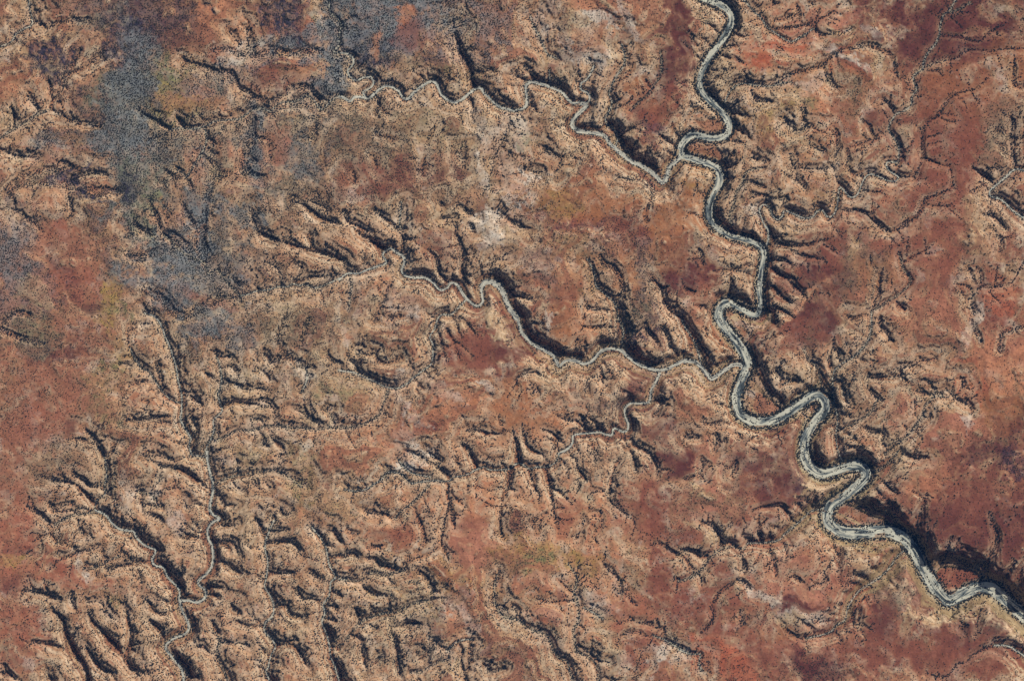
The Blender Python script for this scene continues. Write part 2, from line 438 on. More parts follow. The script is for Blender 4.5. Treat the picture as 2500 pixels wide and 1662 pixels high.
G G 0 16 18|1960,1060 1990,1110 2060,1140
G G 0 14 18|1590,1030 1600,1080 1650,1110
G G 0 12 12|1600,1150 1660,1180
G G 0 10 14|1445,1150 1470,1200 1490,1240
G S .5 10 30|1450,1230 1500,1290 1480,1370 1500,1450 1540,1530 1560,1590
G G 0 14 14|1350,1330 1400,1340 1430,1370
G G 0 12 12|1640,1310 1710,1330
G G 0 12 14|1740,1450 1800,1490
G G 0 16 18|1890,1410 1840,1390
G G 0 14 16|1890,1450 1850,1440
G G 0 10 20|2040,1280 1960,1300 1880,1300
G G 0 8 8|1940,1150 2000,1190
G G 0 16 18|2030,1340 2060,1400 2090,1440
G S 1.4 14 34 .8|1875,470 1830,570 1810,660 1830,760 1820,850 1810,930 1850,1000 1870,1060 1860,1130 1810,1180 1810,1240 1850,1280 1880,1340 1850,1400 1830,1480 1815,1510 1850,1590
G S 1.4 14 38 .8|2130,520 2210,620 2235,700 2250,780 2290,860 2260,900 2250,990 2210,1050 2220,1110 2200,1170 2230,1250 2250,1330 2260,1410 2290,1480 2320,1590
G S .8 16 26|2370,880 2290,875
G G 0 18 32|1310,1080 1330,1150 1320,1220 1290,1240
G G 0 24 34|1230,1410 1275,1470 1295,1530
G G 0 12 24|160,940 230,955 310,970 370,1000 420,1010
G G 0 12 44|350,1050 400,1100 440,1150 450,1220 480,1290 510,1360 560,1430 590,1490 610,1590
G G 0 10 16|480,960 490,1020 510,1070
G G 0 10 24|190,1330 230,1300 300,1310 380,1325 440,1350
G G 0 22 18|590,1320 620,1390 660,1450 720,1500 790,1510
G G 0 10 34|610,1060 640,1160 700,1220 760,1290 820,1350 860,1420
G G 0 10 34|820,1010 870,1070 880,1150 900,1230 890,1320 870,1400 900,1480 940,1490
G G 0 10 16|1000,1000 1040,1060 1080,1110
G G 0 14 30|1020,1140 1070,1190 1120,1250 1130,1300
G G 0 10 12|600,1030 680,1030 730,1080
G G 0 8 8|690,1080 750,1130 800,1160
G G 0 14 22|40,1440 50,1500 110,1550
G G 0 20 22|0,1500 60,1530
G G 0 14 20|340,1530 370,1590
G G 0 12 12|950,1510 1020,1520 1080,1490
H G 0 6 22|750,735 730,690 700,620 700,560 715,500 730,430 745,360 740,280 740,210
H G 0 10 10|790,530 770,460 760,400 770,330
H G 0 3 26|1140,620 1110,560 1100,500 1095,420 1110,350 1130,290 1150,240 1165,180 1180,120
H G 0 5 12|1030,280 1070,255 1130,250
H G 0 5 12|1220,270 1160,250
H G 0 3 6|1000,375 1090,375
H G 0 5 24|1360,350 1370,290 1340,250 1320,190 1300,130
H G 0 4 9|1290,310 1310,280 1340,265
H G 0 4 28|1500,520 1475,450 1465,390 1455,320 1440,240 1425,170 1415,110
H G 0 4 12|1365,520 1380,460 1420,420 1465,400
H G 0 6 14|1590,360 1540,310 1490,270 1450,250
H G 0 4 8|1540,390 1470,385
H G 0 3 6|1530,490 1490,450
H G 0 8 14|1620,50 1630,120 1660,160 1690,200
H G 0 6 8|1640,220 1620,290
H G 0 8 8|1750,20 1745,70
H G 0 5 18|1990,600 2020,520 2010,470 1960,430 1900,380 1850,330 1850,290 1855,220 1870,150 1900,80 1960,20
H G 0 5 10|1690,320 1730,280 1800,275 1850,300
H G 0 12 16|2000,0 2020,80 2030,140
H G 0 3 8|2280,140 2230,120 2180,140
H G 0 5 6|1730,440 1790,450 1780,520 1740,580 1760,630
H G 0 5 8|1620,600 1650,530 1680,450
H G 0 10 20|600,70 660,90 700,130 760,180
H G 0 10 12|450,0 520,20 600,60
H G 0 14 16|610,0 650,40 700,60
H S 1 12 18|400,60 430,110 490,150 560,170 620,180
H G 0 14 8|520,400 550,480 575,560 580,620 540,680
H S .4 10 12|380,460 420,410 500,350 560,290 610,230
H G 0 10 12|170,410 250,430 330,430
H G 0 8 8|60,560 130,560
H G 0 8 8|180,660 260,650 300,640
H G 0 8 6|480,745 560,720 640,680 670,660
H G 0 16 16|20,720 80,700 130,720
H G 0 16 18|430,800 390,800 330,790 270,770 240,740 190,730
H S .6 14 22|440,815 360,835 300,850 230,830 180,850 140,885 60,885 -10,870
H G 0 10 12|330,860 360,900
H G 0 10 18|520,830 580,840 620,900 640,940 620,1010
H G 0 16 16|150,910 190,950 250,980 320,985
H S .6 20 34 .8|620,1020 550,1030 470,1060 390,1100 300,1110 230,1130 140,1170 100,1220 40,1290 -10,1345
H G 0 20 26|120,1080 130,1130 140,1170
H G 0 16 18|560,1180 500,1175 430,1190 370,1200
H G 0 12 26|370,1250 390,1330 400,1420 410,1520
H G 0 12 14|200,1180 250,1200
H G 0 18 18|150,1310 160,1400 180,1470
H G 0 14 14|290,1390 250,1440 200,1470
H G 0 14 14|650,1290 630,1340 580,1400 500,1440
H G 0 12 14|740,1410 640,1460 560,1500 490,1510
H G 0 10 18|840,1350 835,1430 850,1500 870,1580
H G 0 10 14|895,1310 890,1400 860,1450
H G 0 14 14|990,1450 1030,1500 1070,1500 1130,1480
H S 1 6 8|910,1290 840,1290 780,1320 740,1360
H S .6 4 28|1090,820 1060,900 1055,980 1060,1040 1090,1100 1140,1140 1210,1150 1260,1190 1330,1230 1400,1250 1440,1310 1460,1370 1500,1420 1550,1440 1570,1500 1600,1590
H G 0 10 12|1180,1060 1220,1100
H G 0 8 10|1080,1050 1150,1090
H S .6 5 20|1560,770 1600,830 1620,870 1610,930 1600,970 1620,1020 1630,1080 1630,1150 1600,1220 1605,1300 1620,1370 1700,1410 1750,1460 1765,1530 1765,1590
H G 0 4 6|1640,750 1625,830
H G 0 3 6|1700,870 1640,920
H G 0 4 9|1350,1000 1430,1030 1520,1025 1600,1020
H G 0 4 7|1490,870 1540,920 1590,960
H G 0 10 12|1640,1330 1700,1370 1770,1430 1840,1440
H S .8 8 8|1670,1070 1740,1110 1800,1150
H G 0 10 10|1980,1130 2040,1170 2110,1180 2170,1210 2210,1210
H G 0 8 8|2170,1150 2180,1200
H G 0 8 10|1900,1280 1960,1240 2050,1230
H S 1 8 16|2140,1260 2220,1290 2270,1320 2370,1375
H G 0 6 8|1760,720 1830,800 1900,870 1930,940 1900,990
H G 0 6 8|1970,980 2000,1030 2040,1050
H G 0 6 16|2130,640 2190,630 2250,670 2310,700 2360,712
H G 0 10 14|2290,860 2360,885
H G 0 5 5|2080,1350 2050,1420 2020,1500 2010,1568
I G 0 10 28|150,470 210,500 250,530 280,580 290,640
I G 0 24 26|300,640 350,620 390,650 420,670
I G 0 12 24|0,665 60,675 110,690 150,720 190,710
I S .5 14 28|-10,890 60,870 130,830 180,770 200,740 270,680 350,655 430,670 460,645
I S .8 36 70 .95|460,640 480,630 580,630 680,610 720,570 780,520 850,460 900,415 990,395
I G 0 18 28|420,560 470,590 540,610
I G 0 10 26|540,520 560,570 570,620
I G 0 6 8|600,460 560,500
I G 0 18 24|610,570 660,600 690,610
I G 0 8 26|500,400 560,380 640,370 700,370 740,410 770,450 800,490
I G 0 14 20|770,360 830,350
I G 0 20 46|900,320 920,355 940,385
I G 0 20 50|940,310 965,360 975,390
I G 0 20 52|980,290 995,340 998,385
I G 0 14 40|1080,700 1060,620 1040,570
I G 0 14 20|430,690 440,770 440,830
I G 0 8 8|640,750 655,800 660,860
I G 0 6 8|590,790 640,740
I G 0 10 10|890,940 930,910 980,900 990,850 1010,800 1060,730
I G 0 7 7|720,890 780,860 850,900
I S .8 30 92 .95|860,1285 960,1262 1030,1240 1080,1190 1130,1160 1150,1090 1180,1020 1240,950 1290,920 1370,870 1440,800 1500,720 1560,670
I G 0 16 34|1150,890 1240,900 1255,950
I G 0 24 30|1200,1200 1190,1120 1220,1060
I G 0 6 14|700,1190 760,1240 830,1280 870,1280
I G 0 4 6|410,1080 420,1150 390,1240
I G 0 14 16|150,860 150,920
I G 0 8 14|490,940 460,910 420,880
I V 1 8 10|140,1250 200,1190 230,1120 220,1050 280,960 350,910 400,880
I S 1 10 10|-10,1360 80,1390 140,1390 130,1450 150,1500
I G 0 12 24|1350,160 1400,200 1440,250 1490,280
I V 1 4 45 .9|2115,420 2140,500 2170,580 2160,650 2120,720 2110,800
I V 1 6 50 .9|1860,590 1840,640 1820,720 1790,800
I G 0 16 16|1320,650 1360,690
I G 0 10 12|1150,740 1200,740
I G 0 8 14|1260,640 1250,700
I G 0 16 20|1540,20 1620,45 1690,40
I G 0 12 16|130,170 160,110 150,40
I G 0 14 18|350,160 380,110 390,60
I G 0 8 8|40,190 100,170
I G 0 4 20|1700,1510 1780,1545 1860,1510 1900,1450 1960,1440 2010,1390 2090,1350 2150,1330
I S 2 26 50|2150,1330 2250,1335 2310,1370 2400,1430
"""
BLOBS = """
e 100 640 190 230 0 .6
e 80 900 190 200 0 .6
e 40 1230 90 300 0 .6
k 460 380 300 260 0 .7
k 850 330 330 130 0 .7
k 560 700 200 200 0 .6
r 2000 620 420 200 0 .55
r 2200 330 180 300 0 .8
r 1700 1150 260 200 0 .6
r 2150 1250 300 220 0 .8
r 1900 1480 460 140 0 .7
m 1500 1030 200 150 0 .4
o 420 1350 420 250 0 .6
o 1250 1000 420 130 0 .7
O 1230 1220 340 130 -20 .65
O 1150 980 200 60 10 .5
o 1350 620 200 230 0 .6
t 1080 420 90 190 25 .6
b 310 170 60 150 0 .6
b 330 420 70 170 0 .6
b 250 40 110 50 0 .4
b 420 330 160 50 -10 .35
b 470 610 130 110 0 .55 1.2
b 600 330 60 130 0 .45
k 250 60 200 60 0 .5
b 720 220 70 60 0 .5
b 840 80 150 90 0 .7 1.2
o 90 80 90 60 0 .6
O 130 70 30 20 0 .5
t 140 80 50 10 0 .6
O 200 190 30 70 35 .7
O 110 210 40 60 0 .7
O 30 230 50 40 0 .6
t 60 130 60 14 -30 .7
t 20 280 20 40 0 .6
O 220 90 60 20 10 .6
n 130 130 45 40 0 .9
n 100 150 40 20 -40 .7
n 300 60 70 60 0 .7
n 400 80 120 24 -15 .6
n 460 30 90 20 -20 .6
n 270 110 50 40 30 .7
k 280 240 110 60 -30 .8
n 200 240 70 30 -30 .5
m 420 60 110 40 -20 .4
O 560 40 70 22 -35 .8
O 520 85 50 40 -50 .7
O 590 60 20 30 0 .7
O 480 120 60 20 0 .5
r 500 130 40 22 40 .7
m 460 100 60 20 0 .5
n 660 62 56 58 0 1.0 1.5
O 715 60 14 40 20 .8
r 700 40 20 30 0 .6
w 560 120 60 22 15 .7 .8
b 610 135 60 22 25 .8
w 590 130 30 10 20 .6 .6
r 640 180 85 32 5 .8 .6
O 700 168 26 30 0 .9 .1
O 560 150 60 16 25 .5
m 620 185 50 20 0 .5 .7
g 390 215 115 62 0 .9
y 380 230 50 26 0 .5
o 470 190 30 30 0 .6
O 520 250 50 20 -20 .6
O 420 240 60 12 -20 .4
b 310 150 40 60 0 .6
b 510 180 60 40 20 .5
b 300 330 50 160 0 .8
g 320 420 60 60 0 .5
g 330 500 40 60 0 .5
n 150 415 70 18 10 1.0 1.5
n 200 430 60 18 -10 .8 1.3
n 300 440 26 30 20 .8
b 110 350 50 40 0 .6
O 100 370 60 30 20 .5
O 130 450 40 22 30 .6
O 220 420 40 14 -15 .6
O 40 325 40 26 20 .5
b 40 520 60 70 0 .3
b 770 70 50 110 0 .8
b 880 60 100 90 0 1.0 1.3
n 860 110 60 40 0 .4
b 1000 50 60 60 0 .7
b 760 190 60 20 0 .6
n 860 145 60 14 0 .7
O 930 35 20 24 0 .8 .4
O 870 110 14 40 -10 .6 .4
r 950 80 30 36 0 .6
o 1010 110 40 30 0 .6
b 1080 60 70 60 0 .5
b 1060 130 60 20 0 .5
m 1060 170 60 24 0 .6
m 1000 160 60 30 0 .4
O 1010 190 30 14 0 .4
t 940 150 30 20 0 .5
w 1345 110 60 44 20 1.0 .35
w 1360 130 20 40 30 .7
w 1330 60 70 20 0 .9
t 1310 50 40 30 -40 .7
w 1250 30 40 20 40 .5
t 1440 80 60 20 20 .7 .3
O 1460 75 50 14 25 .6 .2
w 1450 45 40 10 -60 .7
r 1385 45 25 10 -10 .6
r 1430 85 24 18 0 .6
w 1400 60 60 8 -20 .6
O 1360 100 30 26 -30 .5
O 1340 10 40 16 0 .5
m 1290 140 40 30 0 .4
r 1250 160 50 20 20 .5
t 1500 140 30 30 0 .5
O 1430 210 30 50 25 .6
d 1565 90 26 110 8 1.0 .06
d 1530 160 24 70 10 .8 .1
a 1490 230 24 90 35 .9 .1
r 1500 250 60 50 40 .8 .3
n 1500 290 50 20 -40 .4
p 1745 120 50 34 10 .85 .15
p 1830 105 60 24 -20 .8 .2
p 1770 155 80 12 0 .6
r 1800 60 30 30 0 .4
P 1900 45 70 44 0 1.0 .15
r 1870 50 26 30 0 .6
t 2010 30 14 30 0 .7
t 1960 80 70 10 -5 .6
t 1900 155 50 20 -10 .7
w 1930 125 60 8 -20 .7 .6
w 2010 75 20 10 -30 .8
p 1920 150 60 16 -10 .7 .1
a 1860 180 50 22 20 .6 .1
P 1790 20 50 22 0 .6
P 1640 90 24 20 0 .5
t 1650 170 40 60 0 .6
O 1860 210 70 40 0 .6
O 1900 260 60 60 0 .7
g 1850 235 30 26 0 .6
g 1960 230 22 50 -10 .5
t 1790 240 60 40 0 .6
y 1750 265 50 30 0 .5
w 1880 185 30 10 20 .5
r 1950 290 26 80 5 .6 .2
a 2010 190 22 14 0 .5
m 2000 210 60 30 0 .3
d 2150 40 160 60 -10 1.0 .3
d 2260 40 120 60 0 .9 .25
d 2200 110 140 40 0 .9 .2
d 2110 100 60 80 0 .6 .3
o 2280 30 20 14 0 .5
o 2270 80 40 10 10 .4
a 2230 230 120 60 -20 .6 .2
r 2200 320 110 120 0 .7 .2
d 2040 300 40 70 20 .4
o 2270 470 40 110 0 .7
t 2250 510 24 60 0 .5
a 2330 150 40 60 0 .5
k 2310 290 50 60 0 .5
k 2300 360 40 70 0 .5
k 900 300 140 60 0 .4
t 960 270 60 40 0 .4
o 1150 230 80 40 0 .5
g 1060 190 60 30 -20 .5
m 1060 240 60 26 0 .4
m 950 400 150 40 10 .8 .9
r 830 420 120 40 10 .5 .8
m 1000 460 60 24 0 .6
k 700 430 60 50 0 .5
w 1110 400 14 50 20 .8 .3
w 1190 300 40 50 20 .6 .5
w 1130 330 16 80 25 .7 .4
g 1220 320 26 26 0 .5 .3
w 1200 420 50 14 20 .8 .3
w 1175 400 20 40 20 .8 .3
a 1150 370 26 50 20 .5
O 1170 420 20 40 30 .5
r 1100 470 30 40 0 .6
w 1140 520 30 60 -25 .8 .3
w 1200 490 50 18 35 .8 .2
O 1190 500 40 14 35 .6
w 1090 520 22 22 0 .8 .3
w 1130 570 24 14 0 .7 .4
t 1020 490 40 16 -15 .7 .3
t 950 520 40 20 -30 .5
w 940 520 30 14 -40 .5
r 1000 570 60 40 0 .6 .3
m 1050 590 40 60 0 .4
o 870 560 100 40 20 .6
O 800 560 60 20 15 .4
r 1340 510 120 24 -5 .8 .6
n 1330 520 80 12 0 .3
a 1380 470 90 50 0 .7 .15
y 1290 470 40 30 0 .5
d 1460 530 50 40 0 .5 .5
r 1460 540 60 50 30 .7 .8
a 1540 510 60 40 0 .8 .1
a 1400 590 80 30 0 .5 .15
g 1300 560 50 22 0 .4
a 1340 650 80 60 0 .6 .3
o 1250 620 60 30 0 .5
w 1230 610 40 30 -20 .5 .6
r 1230 660 50 14 20 .6
d 1210 590 60 16 -10 .4
r 1130 770 110 70 20 1.0 .25
d 1180 800 60 40 20 .8 .12
r 1080 820 80 50 0 .8 .2
d 1160 870 50 30 0 .5 .2
a 1160 890 60 30 -20 .5 .1
t 1120 720 14 50 25 .8 .1
t 1160 760 12 40 35 .7 .1
a 1310 760 60 50 0 .9 .2
O 1360 750 60 50 0 .5 .3
w 1260 750 6 30 0 .7
r 1280 690 70 16 30 .6
w 920 700 40 24 -40 .7 .3
w 900 720 30 10 -50 .5 .3
O 910 720 24 14 -40 .6
w 980 640 24 10 0 .3
t 1000 720 90 14 -25 .5
r 960 700 70 12 -25 .6
o 830 790 50 20 -30 .4
O 790 760 30 16 0 .5
t 850 790 60 26 0 .4
t 790 870 90 50 0 .7
g 800 900 70 34 -20 .5 .5
k 700 850 60 50 0 .5
w 700 850 12 50 0 .5
m 820 850 80 30 0 .4
m 640 640 120 60 0 .4
o 680 600 60 30 0 .5
t 660 710 50 40 0 .5
k 720 750 100 40 0 .5
m 780 700 70 30 0 .5
e 150 560 60 40 0 .6 .3
E 130 540 40 26 0 .7 .2
E 190 650 50 50 -20 .6 .3
d 150 640 40 20 -30 .5 .5
E 110 660 40 30 0 .6
d 190 700 60 14 -30 .5 .6
d 120 800 70 20 -5 .7 .5
d 80 820 30 14 0 .5
b 60 680 70 50 0 .35
b 20 570 40 60 0 .5
k 70 780 60 40 0 .7
t 90 680 40 16 -30 .4
g 80 740 40 30 0 .3
y 260 670 24 30 0 .8 .4
y 250 720 30 30 0 .8 .6
g 280 720 24 20 0 .6
y 270 800 16 30 0 .6
g 250 870 30 40 0 .6
g 270 960 40 30 0 .5
E 100 960 70 60 0 .5 .2
e 60 1000 60 40 0 .5 .3
k 170 1040 70 40 0 .6
k 120 1100 90 50 0 .5
d 160 980 20 16 0 .5
e 20 1100 50 60 0 .6 .2
E 40 1230 40 80 0 .7 .3
E 30 1330 60 40 0 .6 .25
y 40 1290 40 12 10 .7 .3
d 60 1270 50 10 0 .4
d 20 1370 30 30 0 .5
E 150 1300 50 14 -10 .8 .1
E 60 1450 60 50 0 .7
r 30 1520 60 30 0 .5
k 130 1400 30 60 0 .5
b 400 580 50 60 0 .7 1.3
b 470 560 20 70 0 .9 1.5
b 430 600 60 26 10 .8 1.4
b 500 650 70 26 0 .6 1.2
b 480 740 60 40 0 .8 1.3
b 400 690 60 30 30 .8 1.3
b 380 650 80 20 -10 .6 1.1
b 590 350 14 100 0 .8 1.3
b 460 400 16 70 20 .6 1.1
b 700 370 40 50 0 .6 1.2
b 560 780 30 30 0 .6
b 530 470 90 14 -35 .6 1.2
b 450 480 30 60 10 .6 1.2
O 550 370 20 30 0 .6
O 630 330 30 50 0 .5
r 640 340 26 40 0 .4
O 540 420 40 20 20 .4
O 610 420 24 14 20 .3
O 520 340 40 20 0 .5
O 445 390 20 40 20 .5
O 380 500 40 20 0 .5
E 480 690 60 14 -20 .6 .5
k 480 690 60 60 0 .2
o 330 960 60 50 0 .5
O 380 920 50 40 0 .5
O 330 900 30 40 0 .5
t 560 880 60 40 0 .5
t 570 940 70 30 -20 .5
w 540 880 30 20 -30 .5
m 600 1000 60 40 0 .4
t 540 1030 60 16 -20 .7
w 520 1060 30 14 0 .5
g 590 1040 40 30 0 .4
w 300 1130 16 30 10 .7 .3
w 370 1140 26 20 0 .7 .3
O 400 1170 24 30 0 .6
w 400 1190 16 26 0 .6
g 690 1080 30 80 0 .5
g 720 1150 60 40 0 .4
O 740 1180 50 40 0 .5
O 180 1090 40 30 0 .3
k 250 1090 60 40 0 .5
E 150 1330 60 22 -10 .8 .15
w 185 1290 8 30 0 .7
w 200 1320 10 16 0 .7
O 280 1340 90 14 0 .6
r 260 1350 60 8 0 .5
g 265 1375 26 20 0 .6
g 240 1190 30 16 -20 .4
t 540 1180 40 60 10 .5
t 560 1240 30 60 0 .5
O 660 1300 50 24 0 .4
k 680 1250 30 40 0 .4
k 700 1350 60 60 0 .3
t 690 1440 24 40 0 .5
k 870 1400 90 40 0 .3
y 900 1370 90 14 -15 .6 .3
O 880 1190 60 30 0 .5
O 870 1240 80 24 0 .8 .2
r 900 1250 60 20 0 .6 .3
m 860 1330 40 30 0 .3
r 940 1220 40 30 0 .5 .6
t 790 1150 60 40 0 .4
g 790 1180 60 20 0 .4
w 1050 1420 24 60 40 .7 .4
w 1070 1400 14 30 0 .6 .3
O 1050 1450 16 40 20 .8 .1
w 1020 1500 22 30 30 .6
w 960 1440 40 14 -20 .5
g 970 1420 30 30 0 .5
y 1030 1360 60 14 -40 .6
E 1070 1390 20 40 30 .5
k 960 1500 80 60 0 .4
O 1060 1180 60 60 0 .7 .15
P 1070 1240 50 40 -20 .8 .05
r 1090 1210 36 30 0 .5 .05
O 1120 1150 40 40 0 .8 .15
P 1130 1260 90 12 -25 .6 .1
y 1190 1180 30 20 0 .2
m 1195 1205 34 30 -20 .8 1.2
O 1300 1180 50 60 0 .7 .15
r 1310 1180 30 40 10 .5 .03
O 1380 1130 30 20 0 .8 .1
y 1250 1280 80 40 -10 .7 .4
g 1240 1300 50 14 20 .7 .9
y 1360 1290 30 20 20 .6
y 1090 1330 80 16 -25 .5 .8
m 1160 1310 40 24 0 .5
P 1080 1300 60 16 -30 .5
w 1250 1340 60 12 0 .5 .4
O 1260 1370 60 40 0 .7 .25
r 1300 1370 16 20 0 .7
w 1250 1420 50 16 10 .6 .4
w 1380 1390 40 30 -20 .6 .4
w 1340 1420 40 10 20 .5 .4
O 1230 1400 60 40 0 .6
E 1230 1440 40 10 10 .7 .1
t 1190 1450 30 24 0 .5 .6
m 1200 1520 80 40 0 .5
r 1260 1480 50 20 30 .5
O 1330 1460 30 50 -10 .6 .2
o 1330 1520 60 30 0 .4
E 1450 1400 40 60 0 .6 .2
g 1470 1340 40 30 0 .4
r 1480 1490 50 40 0 .6
w 1530 1500 40 14 30 .7 .3
w 1570 1515 24 16 40 .7 .3
O 1370 1350 50 20 -20 .5
w 935 1045 26 50 0 .95 .4
w 950 1060 46 18 30 1.0 .2
O 920 1050 40 12 -20 .6
O 890 1020 70 14 -25 .7 .2
O 860 970 80 40 0 .6 .4
r 985 970 30 22 10 1.0 .5
w 960 960 30 8 -40 .6
O 1090 940 90 30 0 .7 .25
w 1010 900 60 10 -30 .4
w 1120 890 16 10 0 .8
O 1270 970 90 40 -15 .7 .15
a 1200 960 70 50 0 .6 .1
w 930 910 10 40 0 .5
w 700 860 40 10 0 .5
t 1000 850 30 20 0 .3
k 1380 920 90 40 0 .5
m 1420 990 60 30 0 .5
n 1400 930 60 20 0 .4
d 1480 890 60 26 20 .8 .3
o 1350 880 50 30 0 .5
t 1270 860 40 16 0 .4
n 1470 750 60 60 0 .8
k 1480 640 60 70 0 .6
a 1440 620 20 40 0 .6
r 1470 820 40 20 20 .7
d 1520 790 30 26 0 .6
g 1370 640 30 60 0 .4
n 1390 590 30 60 0 .3
g 1430 740 60 30 0 .4
n 1500 420 60 20 0 .4
n 1480 600 20 60 0 .4
a 1560 600 50 50 0 .6
d 1590 640 70 40 0 .9 .12
d 1580 570 40 30 0 .5
E 1620 700 40 60 20 .6
a 1610 470 40 60 0 .9 .1
t 1650 440 20 30 0 .6
y 1600 400 40 40 0 .4
t 1690 700 14 60 15 .8 .1
a 1640 790 30 40 20 .7 .1
t 1800 470 30 40 0 .5
w 1725 490 16 14 0 .7
O 1860 440 40 30 0 .5
g 1900 450 40 40 0 .4
t 1800 540 60 20 0 .4
P 1910 430 40 20 0 .4
d 1900 620 80 60 -20 .9 .12
r 1960 560 80 50 0 .7 .2
d 1840 660 60 30 0 .6 .15
d 1880 740 70 50 10 .9 .08
r 1830 760 60 30 0 .7 .2
d 1750 800 50 30 0 .6 .2
m 1790 720 60 14 20 .4
O 1850 690 60 10 40 .7 .1
k 2000 640 50 90 20 .6
k 1920 850 60 90 10 .5
t 1960 560 14 40 10 .4
a 2040 640 50 40 0 .5 .3
O 2050 740 80 60 0 .4 .35
P 2070 700 60 40 0 .5 .25
o 2080 820 110 60 0 .5 .45
r 2130 600 60 60 0 .5
r 2290 710 60 60 0 .9 .3
p 2310 680 40 40 0 .6 .25
w 2240 760 12 60 -20 .6
w 2310 850 50 8 15 .6
P 2340 800 50 40 0 .7 .2
O 2290 870 70 60 -20 .8 .2
p 2230 900 26 40 10 .7 .2
a 2310 960 60 40 -20 .7 .1
d 2330 1020 50 50 0 .7 .4
d 2260 1050 60 30 0 .7 .4
n 2340 1060 30 30 0 .5
P 2230 980 30 30 0 .6
w 2230 960 12 20 10 .6
t 2060 1040 14 60 25 .6
P 2080 960 50 60 20 .6 .3
P 2130 1060 40 20 0 .5
r 2010 930 20 60 0 .4
m 2000 900 60 60 0 .4
k 1950 930 60 80 0 .4
O 1905 860 8 80 0 .8 .1
p 1910 1010 12 60 0 .6
g 1870 960 40 80 0 .3
O 1620 980 80 40 0 .4
d 1730 1060 40 40 0 .7 .15
d 1820 1060 60 60 0 .9 .12
r 1820 1010 40 30 0 .6
d 1560 1070 60 30 0 .9 .06
r 1600 1040 30 20 0 .5
d 1520 980 40 40 0 .6 .1
P 1640 1070 40 60 10 .7 .2
o 1650 1100 10 60 10 .5
P 1630 1180 30 30 0 .6
t 1610 1130 20 8 -20 .8
r 1500 1180 60 60 10 .9 .12
r 1550 1250 60 30 20 .7
d 1780 1130 80 40 0 .7 .12
n 1860 1120 30 30 30 .4
t 1900 1110 60 20 20 .9 .1
t 1960 1130 50 22 0 .9 .1
k 1890 1060 20 40 0 .4
t 1880 1210 50 30 0 .6
t 1990 1140 14 14 0 .8 .1
t 2070 1040 20 40 20 .5
O 2120 1130 60 30 20 .6 .2
r 2060 1170 50 24 0 .8 .5
E 2090 1250 0 0 0 0
d 2150 1200 60 40 20 .7 .15
d 2280 1200 100 80 0 .8 .2
r 2240 1150 60 60 0 .5 .2
d 2300 1330 60 40 0 .6 .3
r 2040 1220 40 24 0 .8 .9
r 2235 1315 40 26 10 1.0 .7
P 1840 1290 70 40 0 .8 .3
P 1780 1340 60 40 0 .6 .3
P 1900 1340 60 40 0 .6 .3
t 1650 1240 30 22 0 .7
r 1760 1300 0 0 0 0
d 1830 1390 50 22 5 1.0 .12
w 1830 1420 60 22 0 .6 .15
t 1820 1430 30 18 0 .6 .3
w 1760 1370 40 12 -40 .7 .15
P 1860 1370 70 12 -10 .7 .1
r 1660 1340 26 70 25 .7 .15
r 1550 1360 50 80 20 .9 .15
r 1640 1440 40 80 20 .8 .15
E 1700 1460 50 30 0 .4
m 1740 1420 40 20 0 .8 .9
r 1790 1500 70 30 0 .7 .1
a 1800 1470 40 24 0 .5 .06
P 1880 1480 16 50 10 .7 .1
p 1660 1530 60 30 -15 .7 .8
d 1880 1540 70 30 -10 .9 1.0
r 1960 1500 60 40 0 .5 .5
p 1620 1490 30 30 0 .7 .5
w 1500 1490 30 10 0 .4
k 2070 1380 30 60 -10 .8 .3
d 2030 1400 40 70 0 .7 .1
d 2130 1370 30 50 -20 .6 .2
t 2090 1440 14 40 -10 .7 .2
t 2040 1330 30 14 -40 .7 .2
t 1990 1310 60 20 -40 .6
k 1990 1340 60 14 -45 .5
t 2190 1425 70 14 0 1.0 .05
t 2250 1420 40 16 10 .9 .05
k 2310 1430 40 20 35 .8 .05
t 2340 1470 40 10 35 .9 .05
d 2230 1460 90 40 20 .8 .1
r 2100 1500 120 50 0 .8 .12
r 2250 1530 90 40 0 .8 .12
d 2290 1500 40 20 0 .5
y 2010 1250 20 30 0 .5
t 1960 1260 60 12 10 .7
O 1900 1240 40 40 0 .6
r 1960 1330 30 40 30 .6 .3
p 1980 1380 14 40 20 .6 .2
"""
ORG = dict(A=(0, 0), B=(830, 0), C=(1660, 0), D=(0, 550), E=(830, 550), F=(1660, 550), G=(0, 1100), H=(830, 1100), I=(1660, 1100))
SLX, SLY = math.sin(SUN_AZ), -math.cos(SUN_AZ)            # towards the sun, in photo pixels


def smooth_line(p, step):
    """Catmull-Rom through the points, resampled every `step` pixels."""
    p = np.asarray(p, float)
    q = np.vstack([2 * p[0] - p[1], p, 2 * p[-1] - p[-2]])
    out = []
    for i in range(1, len(q) - 2):
        n = max(2, int(np.hypot(*(q[i + 1] - q[i])) / 2))
        t = np.linspace(0, 1, n, endpoint=False)[:, None]
        a, b, c, d = q[i - 1], q[i], q[i + 1], q[i + 2]
        out.append(0.5 * (2 * b + (c - a) * t + (2 * a - 5 * b + 4 * c - d) * t ** 2 + (3 * b - a - 3 * c + d) * t ** 3))
    out = np.vstack(out + [p[-1:]])
    s = np.r_[0, np.cumsum(np.hypot(*np.diff(out, axis=0).T))]
    n = max(2, int(s[-1] / step) + 1)
    si = np.linspace(0, s[-1], n)
    return np.c_[np.interp(si, s, out[:, 0]), np.interp(si, s, out[:, 1])], si


